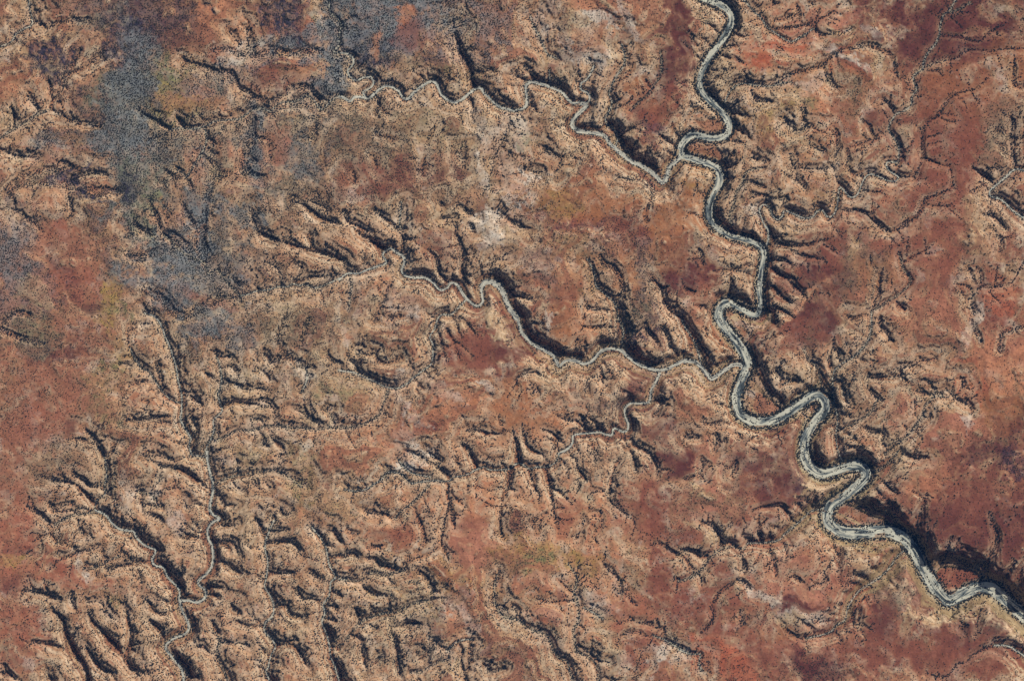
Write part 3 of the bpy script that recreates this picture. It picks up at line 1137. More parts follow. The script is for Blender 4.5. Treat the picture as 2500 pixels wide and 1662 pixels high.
CH, BUSH = [], []
GAIN = 1.2
for ln in TRACES.strip().splitlines():
    if ln.startswith('#') or '|' not in ln:
        continue
    h, pts = ln.split('|')
    h = h.split()
    o = ORG[h[0]]
    P = [[float(v) for v in q.split(',')] for q in pts.split()]
    P = [(o[0] + u / 2.8, o[1] + v / 2.8) for u, v in P]
    P0 = P
    kind, w, da, db = h[1], float(h[2]), float(h[3]), float(h[4])
    slope = float(h[5]) if len(h) > 5 else {'G': 0.9, 'V': 0.5, 'S': 0.65, 'R': 0.8, 'B': 0.6}[kind]
    if kind == 'G':                          # the traced line is the dark bank: its bed lies away from the sun
        off = 0.45 * max(da, db) / (slope * MPP)
        P = [(x - SLX * off * 0.8, y - SLY * off * 0.8) for x, y in P]
        w = 0.6
    line, s = smooth_line(P, 3.0 if kind in 'RS' else 5.0)
    dep = da + (db - da) * s / s[-1]
    if kind == 'G':
        dep = dep * np.clip(s / (0.25 * s[-1]), 0.0, 1.0) ** 0.6
        dep = dep * GAIN
    CH.append(dict(kind=kind, w=w, slope=slope, line=line, s=s, dep=dep))
    if kind == 'G':
        l0, s0 = smooth_line([((x + 2 * a) / 3, (y + 2 * b) / 3) for (x, y), (a, b) in zip(P, P0)], 5.0)
        BUSH.append(dict(kind='G', w=0.3 + 0.04 * max(da, db), line=l0, s=s0, dep=0 * s0))

TRUNK = np.vstack([c['line'] for c in CH if c['kind'] in 'RSV'])
for c in CH:                                 # a gully that ends on open ground dies out there
    e = c['line'][-1]
    if c['kind'] == 'G' and np.hypot(*(TRUNK - e).T).min() > 14:
        c['dep'] = c['dep'] * (0.45 + 0.55 * np.clip((c['s'][-1] - c['s']) / (0.3 * c['s'][-1]), 0, 1) ** 0.7)

# ------------------------------------------------------------------ noise
RNG = np.random.default_rng(7)


def perlin(x, y, seed):
    r = np.random.default_rng(seed)
    perm = r.permutation(256)
    ang = r.random(256) * 2 * np.pi
    gx, gy = np.cos(ang).astype(np.float32), np.sin(ang).astype(np.float32)
    xi, yi = np.floor(x).astype(np.int64), np.floor(y).astype(np.int64)
    xf, yf = (x - xi).astype(np.float32), (y - yi).astype(np.float32)
    u, v = xf ** 3 * (xf * (xf * 6 - 15) + 10), yf ** 3 * (yf * (yf * 6 - 15) + 10)

    def g(ix, iy, dx, dy):
        k = perm[(perm[ix & 255] + iy) & 255]
        return gx[k] * dx + gy[k] * dy
    a = g(xi, yi, xf, yf)
    b = g(xi + 1, yi, xf - 1, yf)
    c = g(xi, yi + 1, xf, yf - 1)
    d = g(xi + 1, yi + 1, xf - 1, yf - 1)
    return ((a + (b - a) * u) * (1 - v) + (c + (d - c) * u) * v) * 1.5


def fbm(x, y, wl, octv, seed, gain=0.5):
    o, a, f, n = 0, 1.0, 1.0 / wl, 0.0
    for i in range(octv):
        o = o + a * perlin(x * f + 13.7 * i, y * f - 7.1 * i, seed + i)
        n += a
        a *= gain
        f *= 2.03
    return o / n * 1.4


def sstep(a, b, x):
    t = np.clip((x - a) / (b - a), 0, 1)
    return t * t * (3 - 2 * t)


# ------------------------------------------------------------------ grids (photo pixels)
X0, X1, Y0, Y1 = -300.0, 2800.0, -260.0, 1922.0


def axis(a, b, st):
    return a + st * np.arange(int(round((b - a) / st)) + 1, dtype=np.float64)


def bilin(A, st, x, y):
    fx = np.clip((x - X0) / st, 0, A.shape[1] - 1.001)
    fy = np.clip((y - Y0) / st, 0, A.shape[0] - 1.001)
    i, j = fx.astype(np.int64), fy.astype(np.int64)
    u, v = fx - i, fy - j
    return (A[j, i] * (1 - u) + A[j, i + 1] * u) * (1 - v) + (A[j + 1, i] * (1 - u) + A[j + 1, i + 1] * u) * v


# ------------------------------------------------------------------ soil: palette of sunlit colours (sRGB) and shrub cover
def lin(c):
    c = np.asarray(c, float) / 255
    return np.where(c <= 0.04045, c / 12.92, ((c + 0.055) / 1.055) ** 2.4)


#            sunlit soil        cover erodibility
PAL = dict(o=((196, 141, 107), .62, 1.0), O=((212, 144, 104), .34, .6), r=((150, 92, 72), .20, .12), d=((112, 66, 58), .14, .08),
           e=((168, 112, 86), .55, .15), E=((176, 108, 82), .30, .15), m=((140, 96, 78), .75, .6), k=((138, 124, 100), 1.05, .45),
           b=((136, 140, 138), 1.7, .28), n=((70, 66, 84), 1.7, .15), g=((144, 142, 96), 1.1, .35), y=((184, 152, 86), .6, .4),
           w=((234, 220, 198), .40, .9), t=((204, 178, 134), .50, 1.0), p=((196, 110, 78), .2, .4), P=((202, 136, 106), .22, .5),
           a=((176, 116, 76), .18, .3))


def soil(x, y, bedding=0.0):
    """albedo (n,3), shrub cover, erodibility at photo pixels x, y"""
    wx = x + 30 * fbm(x, y, 90, 5, 101, 0.6) + 5 * fbm(x, y, 12, 2, 111)
    wy = y + 30 * fbm(x, y, 90, 5, 202, 0.6) + 5 * fbm(x, y, 12, 2, 222)
    base = lin(PAL['o'][0])
    col = np.empty(x.shape + (3,), np.float32)
    col[:] = base
    cov = np.full(x.shape, 0.55, np.float32)
    ero = np.full(x.shape, 1.0, np.float32)
    wht = np.zeros(x.shape, np.float32)
    n1 = np.zeros(x.shape) + 0.50 * fbm(x, y, 60, 5, 31, 0.6) + 0.34 * fbm(x, y, 11, 3, 37, 0.6) + bedding
    n2 = sstep(-0.25, 0.25, fbm(x, y, 16, 4, 43, 0.65))
    # loose mosaic of paler, browner and redder ground
    for key, sd, wl, lo, st in (('t', 311, 120, 0.06, 0.8), ('m', 312, 95, 0.16, 0.55), ('k', 313, 110, 0.14, 0.55), ('O', 314, 90, 0.05, 0.8), ('w', 315, 55, 0.24, 0.65), ('e', 316, 70, 0.2, 0.5), ('g', 317, 100, 0.3, 0.35)):
        q_ = fbm(wx, wy, wl, 4, sd, 0.6) + 0.8 * bedding
        k = (st * sstep(lo, lo + 0.28, q_)).astype(np.float32)
        col += k[..., None] * (lin(PAL[key][0]) - col)
        cov += k * (PAL[key][1] - cov)
    tex = 0.75 + 0.5 * sstep(-0.35, 0.35, fbm(x, y, 45, 4, 47, 0.65))     # every patch is worn through in places
    for ln in BLOBS.strip().splitlines():
        if ln.startswith('#'):
            continue
        q = ln.split()
        c, cx, cy, rx, ry, rot, st = q[0], *[float(v) for v in q[1:7]]
        if rx <= 0:
            continue
        cx, cy, rx, ry = cx * 1.0598, cy * 1.0598, rx * 1.0598 * 1.2, ry * 1.0598 * 1.2
        a = math.radians(rot)                # positive turns the long axis up to the right
        R = max(rx, ry) * 1.9 + 60
        m = (np.abs(x - cx) < R) & (np.abs(y - cy) < R)
        if not m.any():
            continue
        dx, dy = wx[m] - cx, wy[m] - cy
        u = (dx * math.cos(a) - dy * math.sin(a)) / rx
        v = (dx * math.sin(a) + dy * math.cos(a)) / ry
        d = np.sqrt(u * u + v * v) + n1[m]
        soft = 0.30 if min(rx, ry) < 70 else 0.6
        if c in 'rdeE':
            d = d - 0.4 * n1[m]
            soft += 0.15
        k = (st * (1 - sstep(1 - soft, 1 + soft * 0.6, d))).astype(np.float32)
        k = np.minimum(k * tex[m], 1).astype(np.float32)
        if c in 'ygbnkw':                    # bush and outcrop come in flecks
            k = k * ((0.70 + 0.30 * n2[m]) if c in 'wbk' else (0.40 + 0.60 * n2[m])).astype(np.float32)
        pc, pv, pe = PAL[c]
        if len(q) > 7:
            pv = float(q[7])
        if c == 'w':
            pv = max(pv, 0.5)
        lc = lin(pc)
        col[m] += k[:, None] * (lc - col[m])
        cov[m] += k * (pv - cov[m])
        ero[m] += k * (pe - ero[m])
        wht[m] += k * ((1.0 if c in 'wgbn' else 0.0) - wht[m])
    return col / EXPO, cov, ero, wht


# ------------------------------------------------------------------ short side gullies feeding the traced lines
def side_gullies(kinds, seed, lmin):
    r = np.random.default_rng(seed)
    pts = np.vstack([c['line'] for c in CH])
    own = np.concatenate([np.full(len(c['line']), i) for i, c in enumerate(CH)])
    cand = []
    for i, c in enumerate(CH):
        if c['kind'] not in kinds or c['s'][-1] < lmin:
            continue
        big = c['kind'] == 'R'
        pos, sd = r.uniform(4, 12), 1
        while pos < c['s'][-1] - 4:
            q = np.array([np.interp(pos, c['s'], c['line'][:, k]) for k in (0, 1)])
            q2 = np.array([np.interp(pos - 6, c['s'], c['line'][:, k]) for k in (0, 1)])
            dep = float(np.interp(pos, c['s'], c['dep']))
            sd = -sd if r.random() < 0.75 else sd
            up = q2 - q
            n_ = np.hypot(*up)
            if n_ > 1e-6 and dep > 4:
                a = sd * math.radians(r.uniform(45, 80))
                u = up / n_
                u = np.array([u[0] * math.cos(a) - u[1] * math.sin(a), u[0] * math.sin(a) + u[1] * math.cos(a)])
                ln_ = (r.uniform(12, 32) + (14 if big else 0) + 0.4 * dep) * (0.6 if c['kind'] == 'T' else 1.0) * (1.0 if r.random() < 0.8 else 1.6)
                bend = sd * r.uniform(-0.5, 0.5)
                v = np.array([-u[1], u[0]])
                t = np.linspace(1, 0, 4)[:, None]
                L = q + u * (t * ln_ + c['w'] * 0.9) + v * (bend * ln_ * t * t) + r.normal(0, 1.2, (4, 2)) * (t > 0)
                cand.append((i, L, dep))
            pos += r.uniform(9, 19)
    mid = np.array([0.5 * (L[0] + L[1]) for _, L, _ in cand])
    _, _, er, _ = soil(mid[:, 0], mid[:, 1])
    for (i, L, dep), e in zip(cand, er):
        if r.random() > np.clip(0.40 + 0.9 * e, 0, 1):
            continue
        k = own != i
        if min(np.hypot(*(pts[k] - L[0]).T).min(), np.hypot(*(pts[k] - L[1]).T).min()) < 7:
            continue
        line, s = smooth_line(L, 5.0)
        c = dict(kind='T', w=0.5, slope=float(r.uniform(0.75, 1.1)), line=line, s=s, dep=(1.5 + (0.62 * dep - 1.5) * (s / s[-1]) ** 0.8))
        CH.append(c)
        BUSH.append(dict(c, kind='G', w=-0.2))
        pts = np.vstack([pts, line])
        own = np.r_[own, np.full(len(line), len(CH) - 1)]


def link_gullies():
    """a gully whose lower end stops short of its stream is carried on down to it"""
    r = np.random.default_rng(31)
    tr = [c for c in CH if c['kind'] in 'RSV']
    pts = np.vstack([c['line'] for c in tr])
    dps = np.concatenate([c['dep'] for c in tr])
    for c in [c for c in CH if c['kind'] == 'G']:
        best = None
        for e in (0, -1):
            d = np.hypot(*(pts - c['line'][e]).T)
            i = int(d.argmin())
            if best is None or d[i] < best[0]:
                best = (d[i], e, i)
        d, e, i = best
        if not 5 < d < 60:
            continue
        a, b = c['line'][e], pts[i]
        v = np.array([-(b - a)[1], (b - a)[0]]) * r.uniform(-0.22, 0.22)
        line, s = smooth_line([a, a * 0.66 + b * 0.34 + v, a * 0.33 + b * 0.67 + v * 0.7, b], 5.0)
        d0 = max(float(np.median(c['dep'])) * 0.9, 3.0)
        lk = dict(kind='T', w=0.5, slope=0.9, line=line, s=s, dep=d0 + (max(dps[i] * 0.9, d0) - d0) * s / s[-1])
        c['dep'] = np.maximum(c['dep'], np.where(np.abs(np.arange(len(c['dep'])) - (len(c['dep']) - 1 if e else 0)) < 4, d0, 0))
        CH.append(lk)
        BUSH.append(dict(lk, kind='G', w=0.0))


link_gullies()
side_gullies('RSG', 21, 25)
side_gullies('T', 22, 22)

# ------------------------------------------------------------------ terrain, coarse pass: carve the traced valleys and let rain work on them
ST = 3.0
gx, gy = axis(X0, X1, ST), axis(Y0, Y1, ST)
GX, GY = np.meshgrid(gx, gy)
NY, NX = GX.shape
_, _, EROD, _ = soil(GX, GY)
rough = np.clip(EROD, 0, 1)
DN = np.full(GX.shape, 70.0)                 # distance to the nearest traced line: rough ground rises between the lines
PLAT = 10 * fbm(GX, GY, 420, 3, 1) + rough * 12 * fbm(GX, GY, 80, 4, 5) + 1.0 * fbm(GX, GY, 30, 2, 9)
RX, RY = GX + 10 * fbm(GX, GY, 40, 2, 91), GY + 10 * fbm(GX, GY, 40, 2, 92)
RIDGE = sum(a_ * (0.42 - np.abs(perlin(RX / w_, RY / w_, sd_))) for a_, w_, sd_ in ((1.0, 46, 93), (0.3, 22, 94)))
RAG = 0.30 * fbm(GX, GY, 26, 3, 17) + 0.12 * fbm(GX, GY, 9, 2, 19)
H = PLAT.copy()
FIX = np.zeros(H.shape, bool)
OUT = np.zeros(H.shape, bool)


def carve(Hh, Gx, Gy, st, c, fn, reach):
    L, D = c['line'], c['dep']
    n = len(L) - 1
    chunk = 6
    for i0 in range(0, n, chunk):
        i1 = min(n, i0 + chunk)
        seg = L[i0:i1 + 1]
        R = reach(D[i0:i1 + 1].max())
        j0 = int(max(0, (seg[:, 0].min() - R - X0) // st))
        j1 = int(min(Hh.shape[1], (seg[:, 0].max() + R - X0) // st + 2))
        k0 = int(max(0, (seg[:, 1].min() - R - Y0) // st))
        k1 = int(min(Hh.shape[0], (seg[:, 1].max() + R - Y0) // st + 2))
        if j1 <= j0 or k1 <= k0:
            continue
        sl = (slice(k0, k1), slice(j0, j1))
        xx, yy = Gx[sl], Gy[sl]
        bd = np.full(xx.shape, 1e9)
        bt = np.zeros(xx.shape)
        for i in range(i0, i1):
            a, b = L[i], L[i + 1]
            d = b - a
            t = np.clip(((xx - a[0]) * d[0] + (yy - a[1]) * d[1]) / max(1e-9, d @ d), 0, 1)
            q = np.hypot(xx - a[0] - t * d[0], yy - a[1] - t * d[1])
            m = q < bd
            bd = np.where(m, q, bd)
            bt = np.where(m, i + t, bt)
        fn(sl, bd, bt, c)


def cut(sl, d, t, c):
    dep = np.interp(t.ravel(), np.arange(len(c['dep'])), c['dep']).reshape(t.shape)
    out = np.maximum(0, d - c['w'] - (1.2 if c['kind'] in 'RS' else 0))
    lit = np.zeros(d.shape)                  # banks that face the sun are worn gentler
    if c['kind'] != 'R':
        L = c['line']
        ti = np.clip(np.rint(t).astype(np.int64), 0, len(L) - 1)
        lit = ((L[ti, 0] - GX[sl]) * SLX + (L[ti, 1] - GY[sl]) * SLY) / np.maximum(d, 0.5)
    rise = out * (1 + RAG[sl] * np.clip(out / 8, 0, 1)) * MPP * c['slope'] * (1 - 0.42 * np.clip(lit, 0, 1))
    if dep.max() > 30:                       # deep canyons: talus foot, then a steeper wall
        rise = rise * (0.72 + 0.45 * sstep(0.25, 0.7, rise / np.maximum(dep, 1)))
    base = PLAT[sl] * (0.35 if c['kind'] in 'RSB' else 0.8)
    cand = base - dep + rise
    k = 1.6
    hh = np.clip(0.5 + 0.5 * (cand - H[sl]) / k, 0, 1)
    H[sl] = cand * (1 - hh) + H[sl] * hh - k * hh * (1 - hh)
    if c['kind'] in 'RS':
        FIX[sl] |= d < c['w'] + 1.5
    OUT[sl] |= d < c['w'] + 2.0


def dist_only(sl, d, t, c):
    DN[sl] = np.minimum(DN[sl], d + (6 if c['kind'] == 'G' else 0))


for c in CH:
    if c['kind'] in 'RSG':      # not the side gullies
        carve(H, GX, GY, ST, c, dist_only, lambda dm: 72)
PLAT = PLAT + rough * (10 * RIDGE + 34 * (np.clip(DN, 0, 70) / 70) ** 0.8 - 16)
H = PLAT.copy()
for c in sorted(CH, key=lambda c: 'TBVGSR'.index(c['kind'])):
    carve(H, GX, GY, ST, c, cut, lambda dm, c=c: c['w'] + (dm + 26) / (MPP * c['slope'] * 0.5) + 6)

# rain: implicit stream-power erosion on the grid, plus a little creep
DX = ST * MPP
H = H + 0.4 * RNG.standard_normal(H.shape)
N = NX * NY
idx = np.arange(N).reshape(NY, NX)
Kmap = 0.02 * np.clip(EROD, 0.03, 1.0) ** 1.3
Kmap[FIX] = 0
NB = [(-1, -1), (-1, 0), (-1, 1), (0, -1), (0, 1), (1, -1), (1, 0), (1, 1)]
import heapq


def drain(Hh):
    """fill closed hollows so that all the rain finds its way to the border"""
    h = Hh.ravel().tolist()
    done = bytearray(N)
    q = []
    for i in np.r_[idx[0], idx[-1], idx[:, 0], idx[:, -1], idx[OUT]].tolist():
        if not done[i]:
            done[i] = 1
            q.append((h[i], i))
    heapq.heapify(q)
    offs = [dy * NX + dx for dy, dx in NB]
    pop, push = heapq.heappop, heapq.heappush
    while q:
        z, i = pop(q)
        x = i % NX
        for o in offs:
            j = i + o
            if j < 0 or j >= N or done[j] or abs(j % NX - x) > 1:
                continue
            done[j] = 1
            if h[j] <= z:
                h[j] = z + 0.002
            push(q, (h[j], j))
    return np.asarray(h).reshape(NY, NX)


for it in range(18):
    if it in (0, 5):
        H = drain(H)
    Hp = np.pad(H, 1, mode='edge')
    best = np.zeros(H.shape)
    rec = idx.copy()
    for dy, dx in NB:
        s = (H - Hp[1 + dy:1 + dy + NY, 1 + dx:1 + dx + NX]) / (1.41421 if dx and dy else 1.0)
        s[0], s[-1], s[:, 0], s[:, -1] = 0, 0, 0, 0
        m = s > best
        best[m] = s[m]
        rec[m] = (idx + dy * NX + dx)[m]
    order = np.argsort(H.ravel(), kind='stable')
    ol, rl = order.tolist(), rec.ravel().tolist()
    A = [1.0] * N
    for i in reversed(ol):
        r_ = rl[i]
        if r_ != i:
            A[r_] += A[i]
    F = (Kmap.ravel() * np.sqrt(np.asarray(A)) * DX / DX).tolist()
    h = H.ravel().tolist()
    for i in ol:
        r_ = rl[i]
        if r_ != i:
            f = F[i]
            v = h[r_]
            if h[i] > v:
                h[i] = (h[i] + f * v) / (1 + f)
    H = np.asarray(h).reshape(NY, NX)
    Hp = np.pad(H, 1, mode='edge')
    lap = Hp[:-2, 1:-1] + Hp[2:, 1:-1] + Hp[1:-1, :-2] + Hp[1:-1, 2:] - 4 * H
    H = H + 0.032 * lap * ~FIX
FLOW = np.log(np.asarray(A)).reshape(NY, NX)

# ------------------------------------------------------------------ fine pass
S2 = 2.0
fx_, fy_ = axis(X0, X1, S2), axis(Y0, Y1, S2)
FX, FY = np.meshgrid(fx_, fy_)
Z = bilin(H, ST, FX, FY)
PER = 13.0
zz = Z + 3.0 * fbm(FX, FY, 160, 3, 51)
strat = zz / PER * 2.4
tab = np.random.default_rng(5).random((64, 2))
si = np.floor(strat).astype(np.int64)
fr = sstep(0.55, 1.0, strat - np.floor(strat))
band = tab[si & 63, 0] * (1 - fr) + tab[(si + 1) & 63, 0] * fr
ALB, COV, ERO, WHT = soil(FX, FY, 0.9 * (band - 0.5))
DR = np.full(FX.shape, 99.0)                 # beyond the edge of the main river bed
DS = np.full(FX.shape, 99.0)                 # beyond the edge of a side stream bed
DG = np.full(FX.shape, 99.0)                 # from a gully line
DV = np.full(FX.shape, 99.0)


SU, SV = np.zeros(FX.shape), np.zeros(FX.shape)


def near(sl, d, t, c):
    if c['kind'] == 'R':
        L = c['line']
        i = np.clip(t.astype(np.int64), 0, len(L) - 2)
        cr = (L[i + 1, 0] - L[i, 0]) * (FY[sl] - L[i, 1]) - (L[i + 1, 1] - L[i, 1]) * (FX[sl] - L[i, 0])
        m = d - c['w'] < DR[sl]
        SU[sl] = np.where(m, np.interp(t.ravel(), np.arange(len(L)), c['s']).reshape(t.shape), SU[sl])
        SV[sl] = np.where(m, d * np.sign(cr), SV[sl])
    T = {'R': DR, 'S': DS, 'G': DG, 'V': DV}.get(c['kind'])
    if T is not None:
        T[sl] = np.minimum(T[sl], d - c['w'])


for c in [c for c in CH if c['kind'] not in 'GT'] + BUSH:
    carve(Z, FX, FY, S2, c, near, lambda dm, c=c: c['w'] + 26)

ro = np.clip(ERO, 0.05, 1)
Z = Z + ro * 0.9 * fbm(FX, FY, 12, 3, 41) * sstep(2, 8, np.minimum(DR, DS))
# strata: hard beds stand as small cliffs
f = zz / PER - np.floor(zz / PER)
step = (sstep(0.3, 0.7, f) - f) * PER * 0.45
bed = sstep(1.5, 6, np.minimum(DR, DS))
gy_, gx_ = np.gradient(Z, S2 * MPP)
slp = np.hypot(gx_, gy_)
Z = Z + step * bed * sstep(0.10, 0.3, slp)
gy_, gx_ = np.gradient(Z, S2 * MPP)
slp = np.hypot(gx_, gy_)

# geology colour: beds of different stone follow the contours on the slopes
kb = (sstep(0.03, 0.17, slp) * np.clip(ERO * 1.2, 0.25, 1))[..., None].astype(np.float32)
tan_ = (lin((188, 148, 110)) / EXPO).astype(np.float32)
brn_ = (lin((150, 100, 76)) / EXPO).astype(np.float32)
pal_ = (lin((216, 186, 150)) / EXPO).astype(np.float32)
wb = sstep(0.25, 0.45, band)[..., None].astype(np.float32)
wp = sstep(0.52, 0.7, band)[..., None].astype(np.float32)
bandc = (brn_ * (1 - wb) + tan_ * wb) * (1 - wp) + pal_ * wp
ALB = ALB + (bandc - ALB) * kb * 0.70 * (1 - 0.85 * WHT)[..., None]
# scree and rock of the big canyon walls is yellowish grey
deep = sstep(30, 60, -Z) * sstep(0.25, 0.55, slp)
scr = (lin((168, 150, 106)) / EXPO).astype(np.float32)
ALB = ALB + (scr - ALB) * (0.6 * deep)[..., None].astype(np.float32)
# pale cap rock crops out along the rims
Zb = Z
for _ in range(2):
    q_ = np.pad(Zb, 1, mode='edge')
    Zb = (q_[:-2, 1:-1] + q_[2:, 1:-1] + q_[1:-1, :-2] + q_[1:-1, 2:] + 2 * Zb) / 6
q_ = np.pad(Zb, 2, mode='edge')
cvx = Zb - (q_[:-4, 2:-2] + q_[4:, 2:-2] + q_[2:-2, :-4] + q_[2:-2, 4:]) / 4
rim = sstep(0.25, 1.0, cvx) * sstep(0.1, 0.5, ERO) * (0.55 + 0.45 * sstep(-0.3, 0.3, fbm(FX, FY, 40, 3, 77)))
cap = (lin((230, 202, 164)) / EXPO).astype(np.float32)
ALB = ALB + (cap - ALB) * (0.55 * rim * (1 - 0.6 * WHT))[..., None].astype(np.float32)
# pale silt beside the streams
silt = (lin((186, 178, 150)) / EXPO).astype(np.float32)
ks = 0.55 * np.maximum(1 - sstep(0.5, 3.5, DS + 2.5 * fbm(FX, FY, 12, 2, 61)), 1 - sstep(3, 12, DR + 5 * fbm(FX, FY, 20, 2, 62)))
ALB = ALB + (silt - ALB) * ks[..., None].astype(np.float32)
# dry weathered mottling of the ground
mot = 1 + 0.18 * fbm(FX, FY, 40, 4, 71) + 0.10 * fbm(FX, FY, 18, 3, 73, 0.65) + 0.10 * fbm(FX, FY, 7, 2, 72)
ALB = np.clip(ALB * mot[..., None], 0.01, 0.9).astype(np.float32)

COL = SC.collection


def tag(o, label=None, cat=None, group=None, kind=None):
    for k, v in (("label", label), ("category", cat), ("group", group), ("kind", kind)):
        if v:
            o[k] = v
    return o


def mesh_obj(name, co, loops, starts, mats, colors=None, smooth=True, uv=None):
    me = bpy.data.meshes.new(name)
    me.vertices.add(len(co))
    me.vertices.foreach_set("co", np.ascontiguousarray(co, np.float32).ravel())
    me.loops.add(len(loops))
    me.loops.foreach_set("vertex_index", np.ascontiguousarray(loops, np.int32))
    me.polygons.add(len(starts))
    me.polygons.foreach_set("loop_start", np.ascontiguousarray(starts, np.int32))
    if smooth:
        me.polygons.foreach_set("use_smooth", np.ones(len(starts), bool))
    me.update(calc_edges=True)
    if colors is not None:
        at = me.color_attributes.new("soil", 'FLOAT_COLOR', 'POINT')
        c4 = np.ones((len(co), 4), np.float32)
        c4[:, :3] = colors
        at.data.foreach_set("color", c4.ravel())
    if uv is not None:
        at = me.attributes.new("flow", 'FLOAT_VECTOR', 'POINT')
        at.data.foreach_set("vector", np.ascontiguousarray(uv, np.float32).ravel())
    for m in mats:
        me.materials.append(m)
    o = bpy.data.objects.new(name, me)
    COL.objects.link(o)
    return o


def grid_faces(ny, nx, base=0):
    i = (np.arange(ny - 1)[:, None] * nx + np.arange(nx - 1)[None, :]).ravel() + base
    q = np.stack([i, i + nx, i + nx + 1, i + 1], 1)          # photo y runs down: this order faces up
    return q


def to_world(x, y, z):
    return np.stack([(x - PW / 2) * MPP, (PH / 2 - y) * MPP, z], -1)


# ------------------------------------------------------------------ materials
def mat(name):
    m = bpy.data.materials.new(name)
    m.use_nodes = True
    nt = m.node_tree
    b = nt.nodes["Principled BSDF"]
    b.inputs["Roughness"].default_value = 0.95
    b.inputs["Specular IOR Level"].default_value = 0.1
    return m, nt, b


def node(nt, t, **kw):
    n = nt.nodes.new(t)
    for k, v in kw.items():
        setattr(n, k, v)
    return n


def noise(nt, vec, scale, detail, rough=0.6):
    n = node(nt, "ShaderNodeTexNoise")
    n.inputs["Scale"].default_value = scale
    n.inputs["Detail"].default_value = detail
    n.inputs["Roughness"].default_value = rough
    nt.links.new(vec, n.inputs["Vector"])
    return n.outputs["Fac"]


def ramp(nt, fac, stops):
    r = node(nt, "ShaderNodeValToRGB")
    e = r.color_ramp.elements
    while len(e) < len(stops):
        e.new(0.5)
    for k, (p, c) in enumerate(stops):
        e[k].position = p
        e[k].color = (*c, 1) if len(c) == 3 else c
    nt.links.new(fac, r.inputs["Fac"])
    return r.outputs["Color"]


def mixc(nt, mode, fac, a, b):
    n = node(nt, "ShaderNodeMix", data_type='RGBA', blend_type=mode)
    if isinstance(fac, float):
        n.inputs["Factor"].default_value = fac
    else:
        nt.links.new(fac, n.inputs["Factor"])
    for s, v in ((6, a), (7, b)):
        if isinstance(v, tuple):
            n.inputs[s].default_value = (*v, 1)
        else:
            nt.links.new(v, n.inputs[s])
    return n.outputs[2]


M_soil, nt, b = mat("red_earth_and_rock")
geo = node(nt, "ShaderNodeNewGeometry")
att = node(nt, "ShaderNodeAttribute", attribute_name="soil")
n1 = noise(nt, geo.outputs["Position"], 0.11, 5, 0.7)
n2 = noise(nt, geo.outputs["Position"], 0.022, 4, 0.6)
c1 = ramp(nt, n1, [(0.30, (0.70, 0.70, 0.72)), (0.70, (1.28, 1.26, 1.24))])
c2 = ramp(nt, n2, [(0.30, (0.86, 0.84, 0.84)), (0.70, (1.12, 1.14, 1.14))])
nt.links.new(mixc(nt, 'MULTIPLY', 1.0, mixc(nt, 'MULTIPLY', 1.0, att.outputs["Color"], c1), c2), b.inputs["Base Color"])
bp = node(nt, "ShaderNodeBump")
bp.inputs["Strength"].default_value = 0.6
bp.inputs["Distance"].default_value = 2.0
nt.links.new(n1, bp.inputs["Height"])
nt.links.new(bp.outputs["Normal"], b.inputs["Normal"])


def bed_material(name, pale, damp, lo, hi, sx, sy):
    m, nt, b = mat(name)
    at = node(nt, "ShaderNodeAttribute", attribute_name="flow")
    sc = node(nt, "ShaderNodeVectorMath", operation='MULTIPLY')
    sc.inputs[1].default_value = (sx, sy, 1)
    nt.links.new(at.outputs["Vector"], sc.inputs[0])
    f = noise(nt, sc.outputs[0], 1.0, 6, 0.62)
    g = noise(nt, sc.outputs[0], 6.0, 3, 0.6)
    sc2 = node(nt, "ShaderNodeVectorMath", operation='MULTIPLY')
    sc2.inputs[1].default_value = (sx * 0.45, sy * 0.45, 1)
    nt.links.new(at.outputs["Vector"], sc2.inputs[0])
    h = noise(nt, sc2.outputs[0], 1.0, 3, 0.5)
    mm = node(nt, "ShaderNodeMath", operation='MULTIPLY_ADD')
    nt.links.new(h, mm.inputs[0])
    mm.inputs[1].default_value = 0.9
    mm.inputs[2].default_value = -0.45
    ma = node(nt, "ShaderNodeMath", operation='ADD')
    nt.links.new(f, ma.inputs[0])
    nt.links.new(mm.outputs[0], ma.inputs[1])
    f = ma.outputs[0]
    c = ramp(nt, f, [(lo - 0.08, tuple(0.45 * v for v in damp)), (lo, damp), (hi, pale), (hi + 0.25, tuple(min(0.9, 1.1 * v) for v in pale))])
    c = mixc(nt, 'MULTIPLY', 1.0, c, ramp(nt, g, [(0.3, (0.72, 0.74, 0.76)), (0.7, (1.15, 1.14, 1.12))]))
    nt.links.new(c, b.inputs["Base Color"])
    return m


def alb(c):
    return tuple(float(v) for v in lin(c) / EXPO)


M_bed = bed_material("pale_braided_sand", alb((226, 222, 198)), alb((112, 122, 122)), 0.42, 0.56, 0.030, 0.19)
M_wash = bed_material("pale_stream_sand", alb((220, 214, 192)), alb((130, 132, 128)), 0.36, 0.52, 0.06, 0.5)

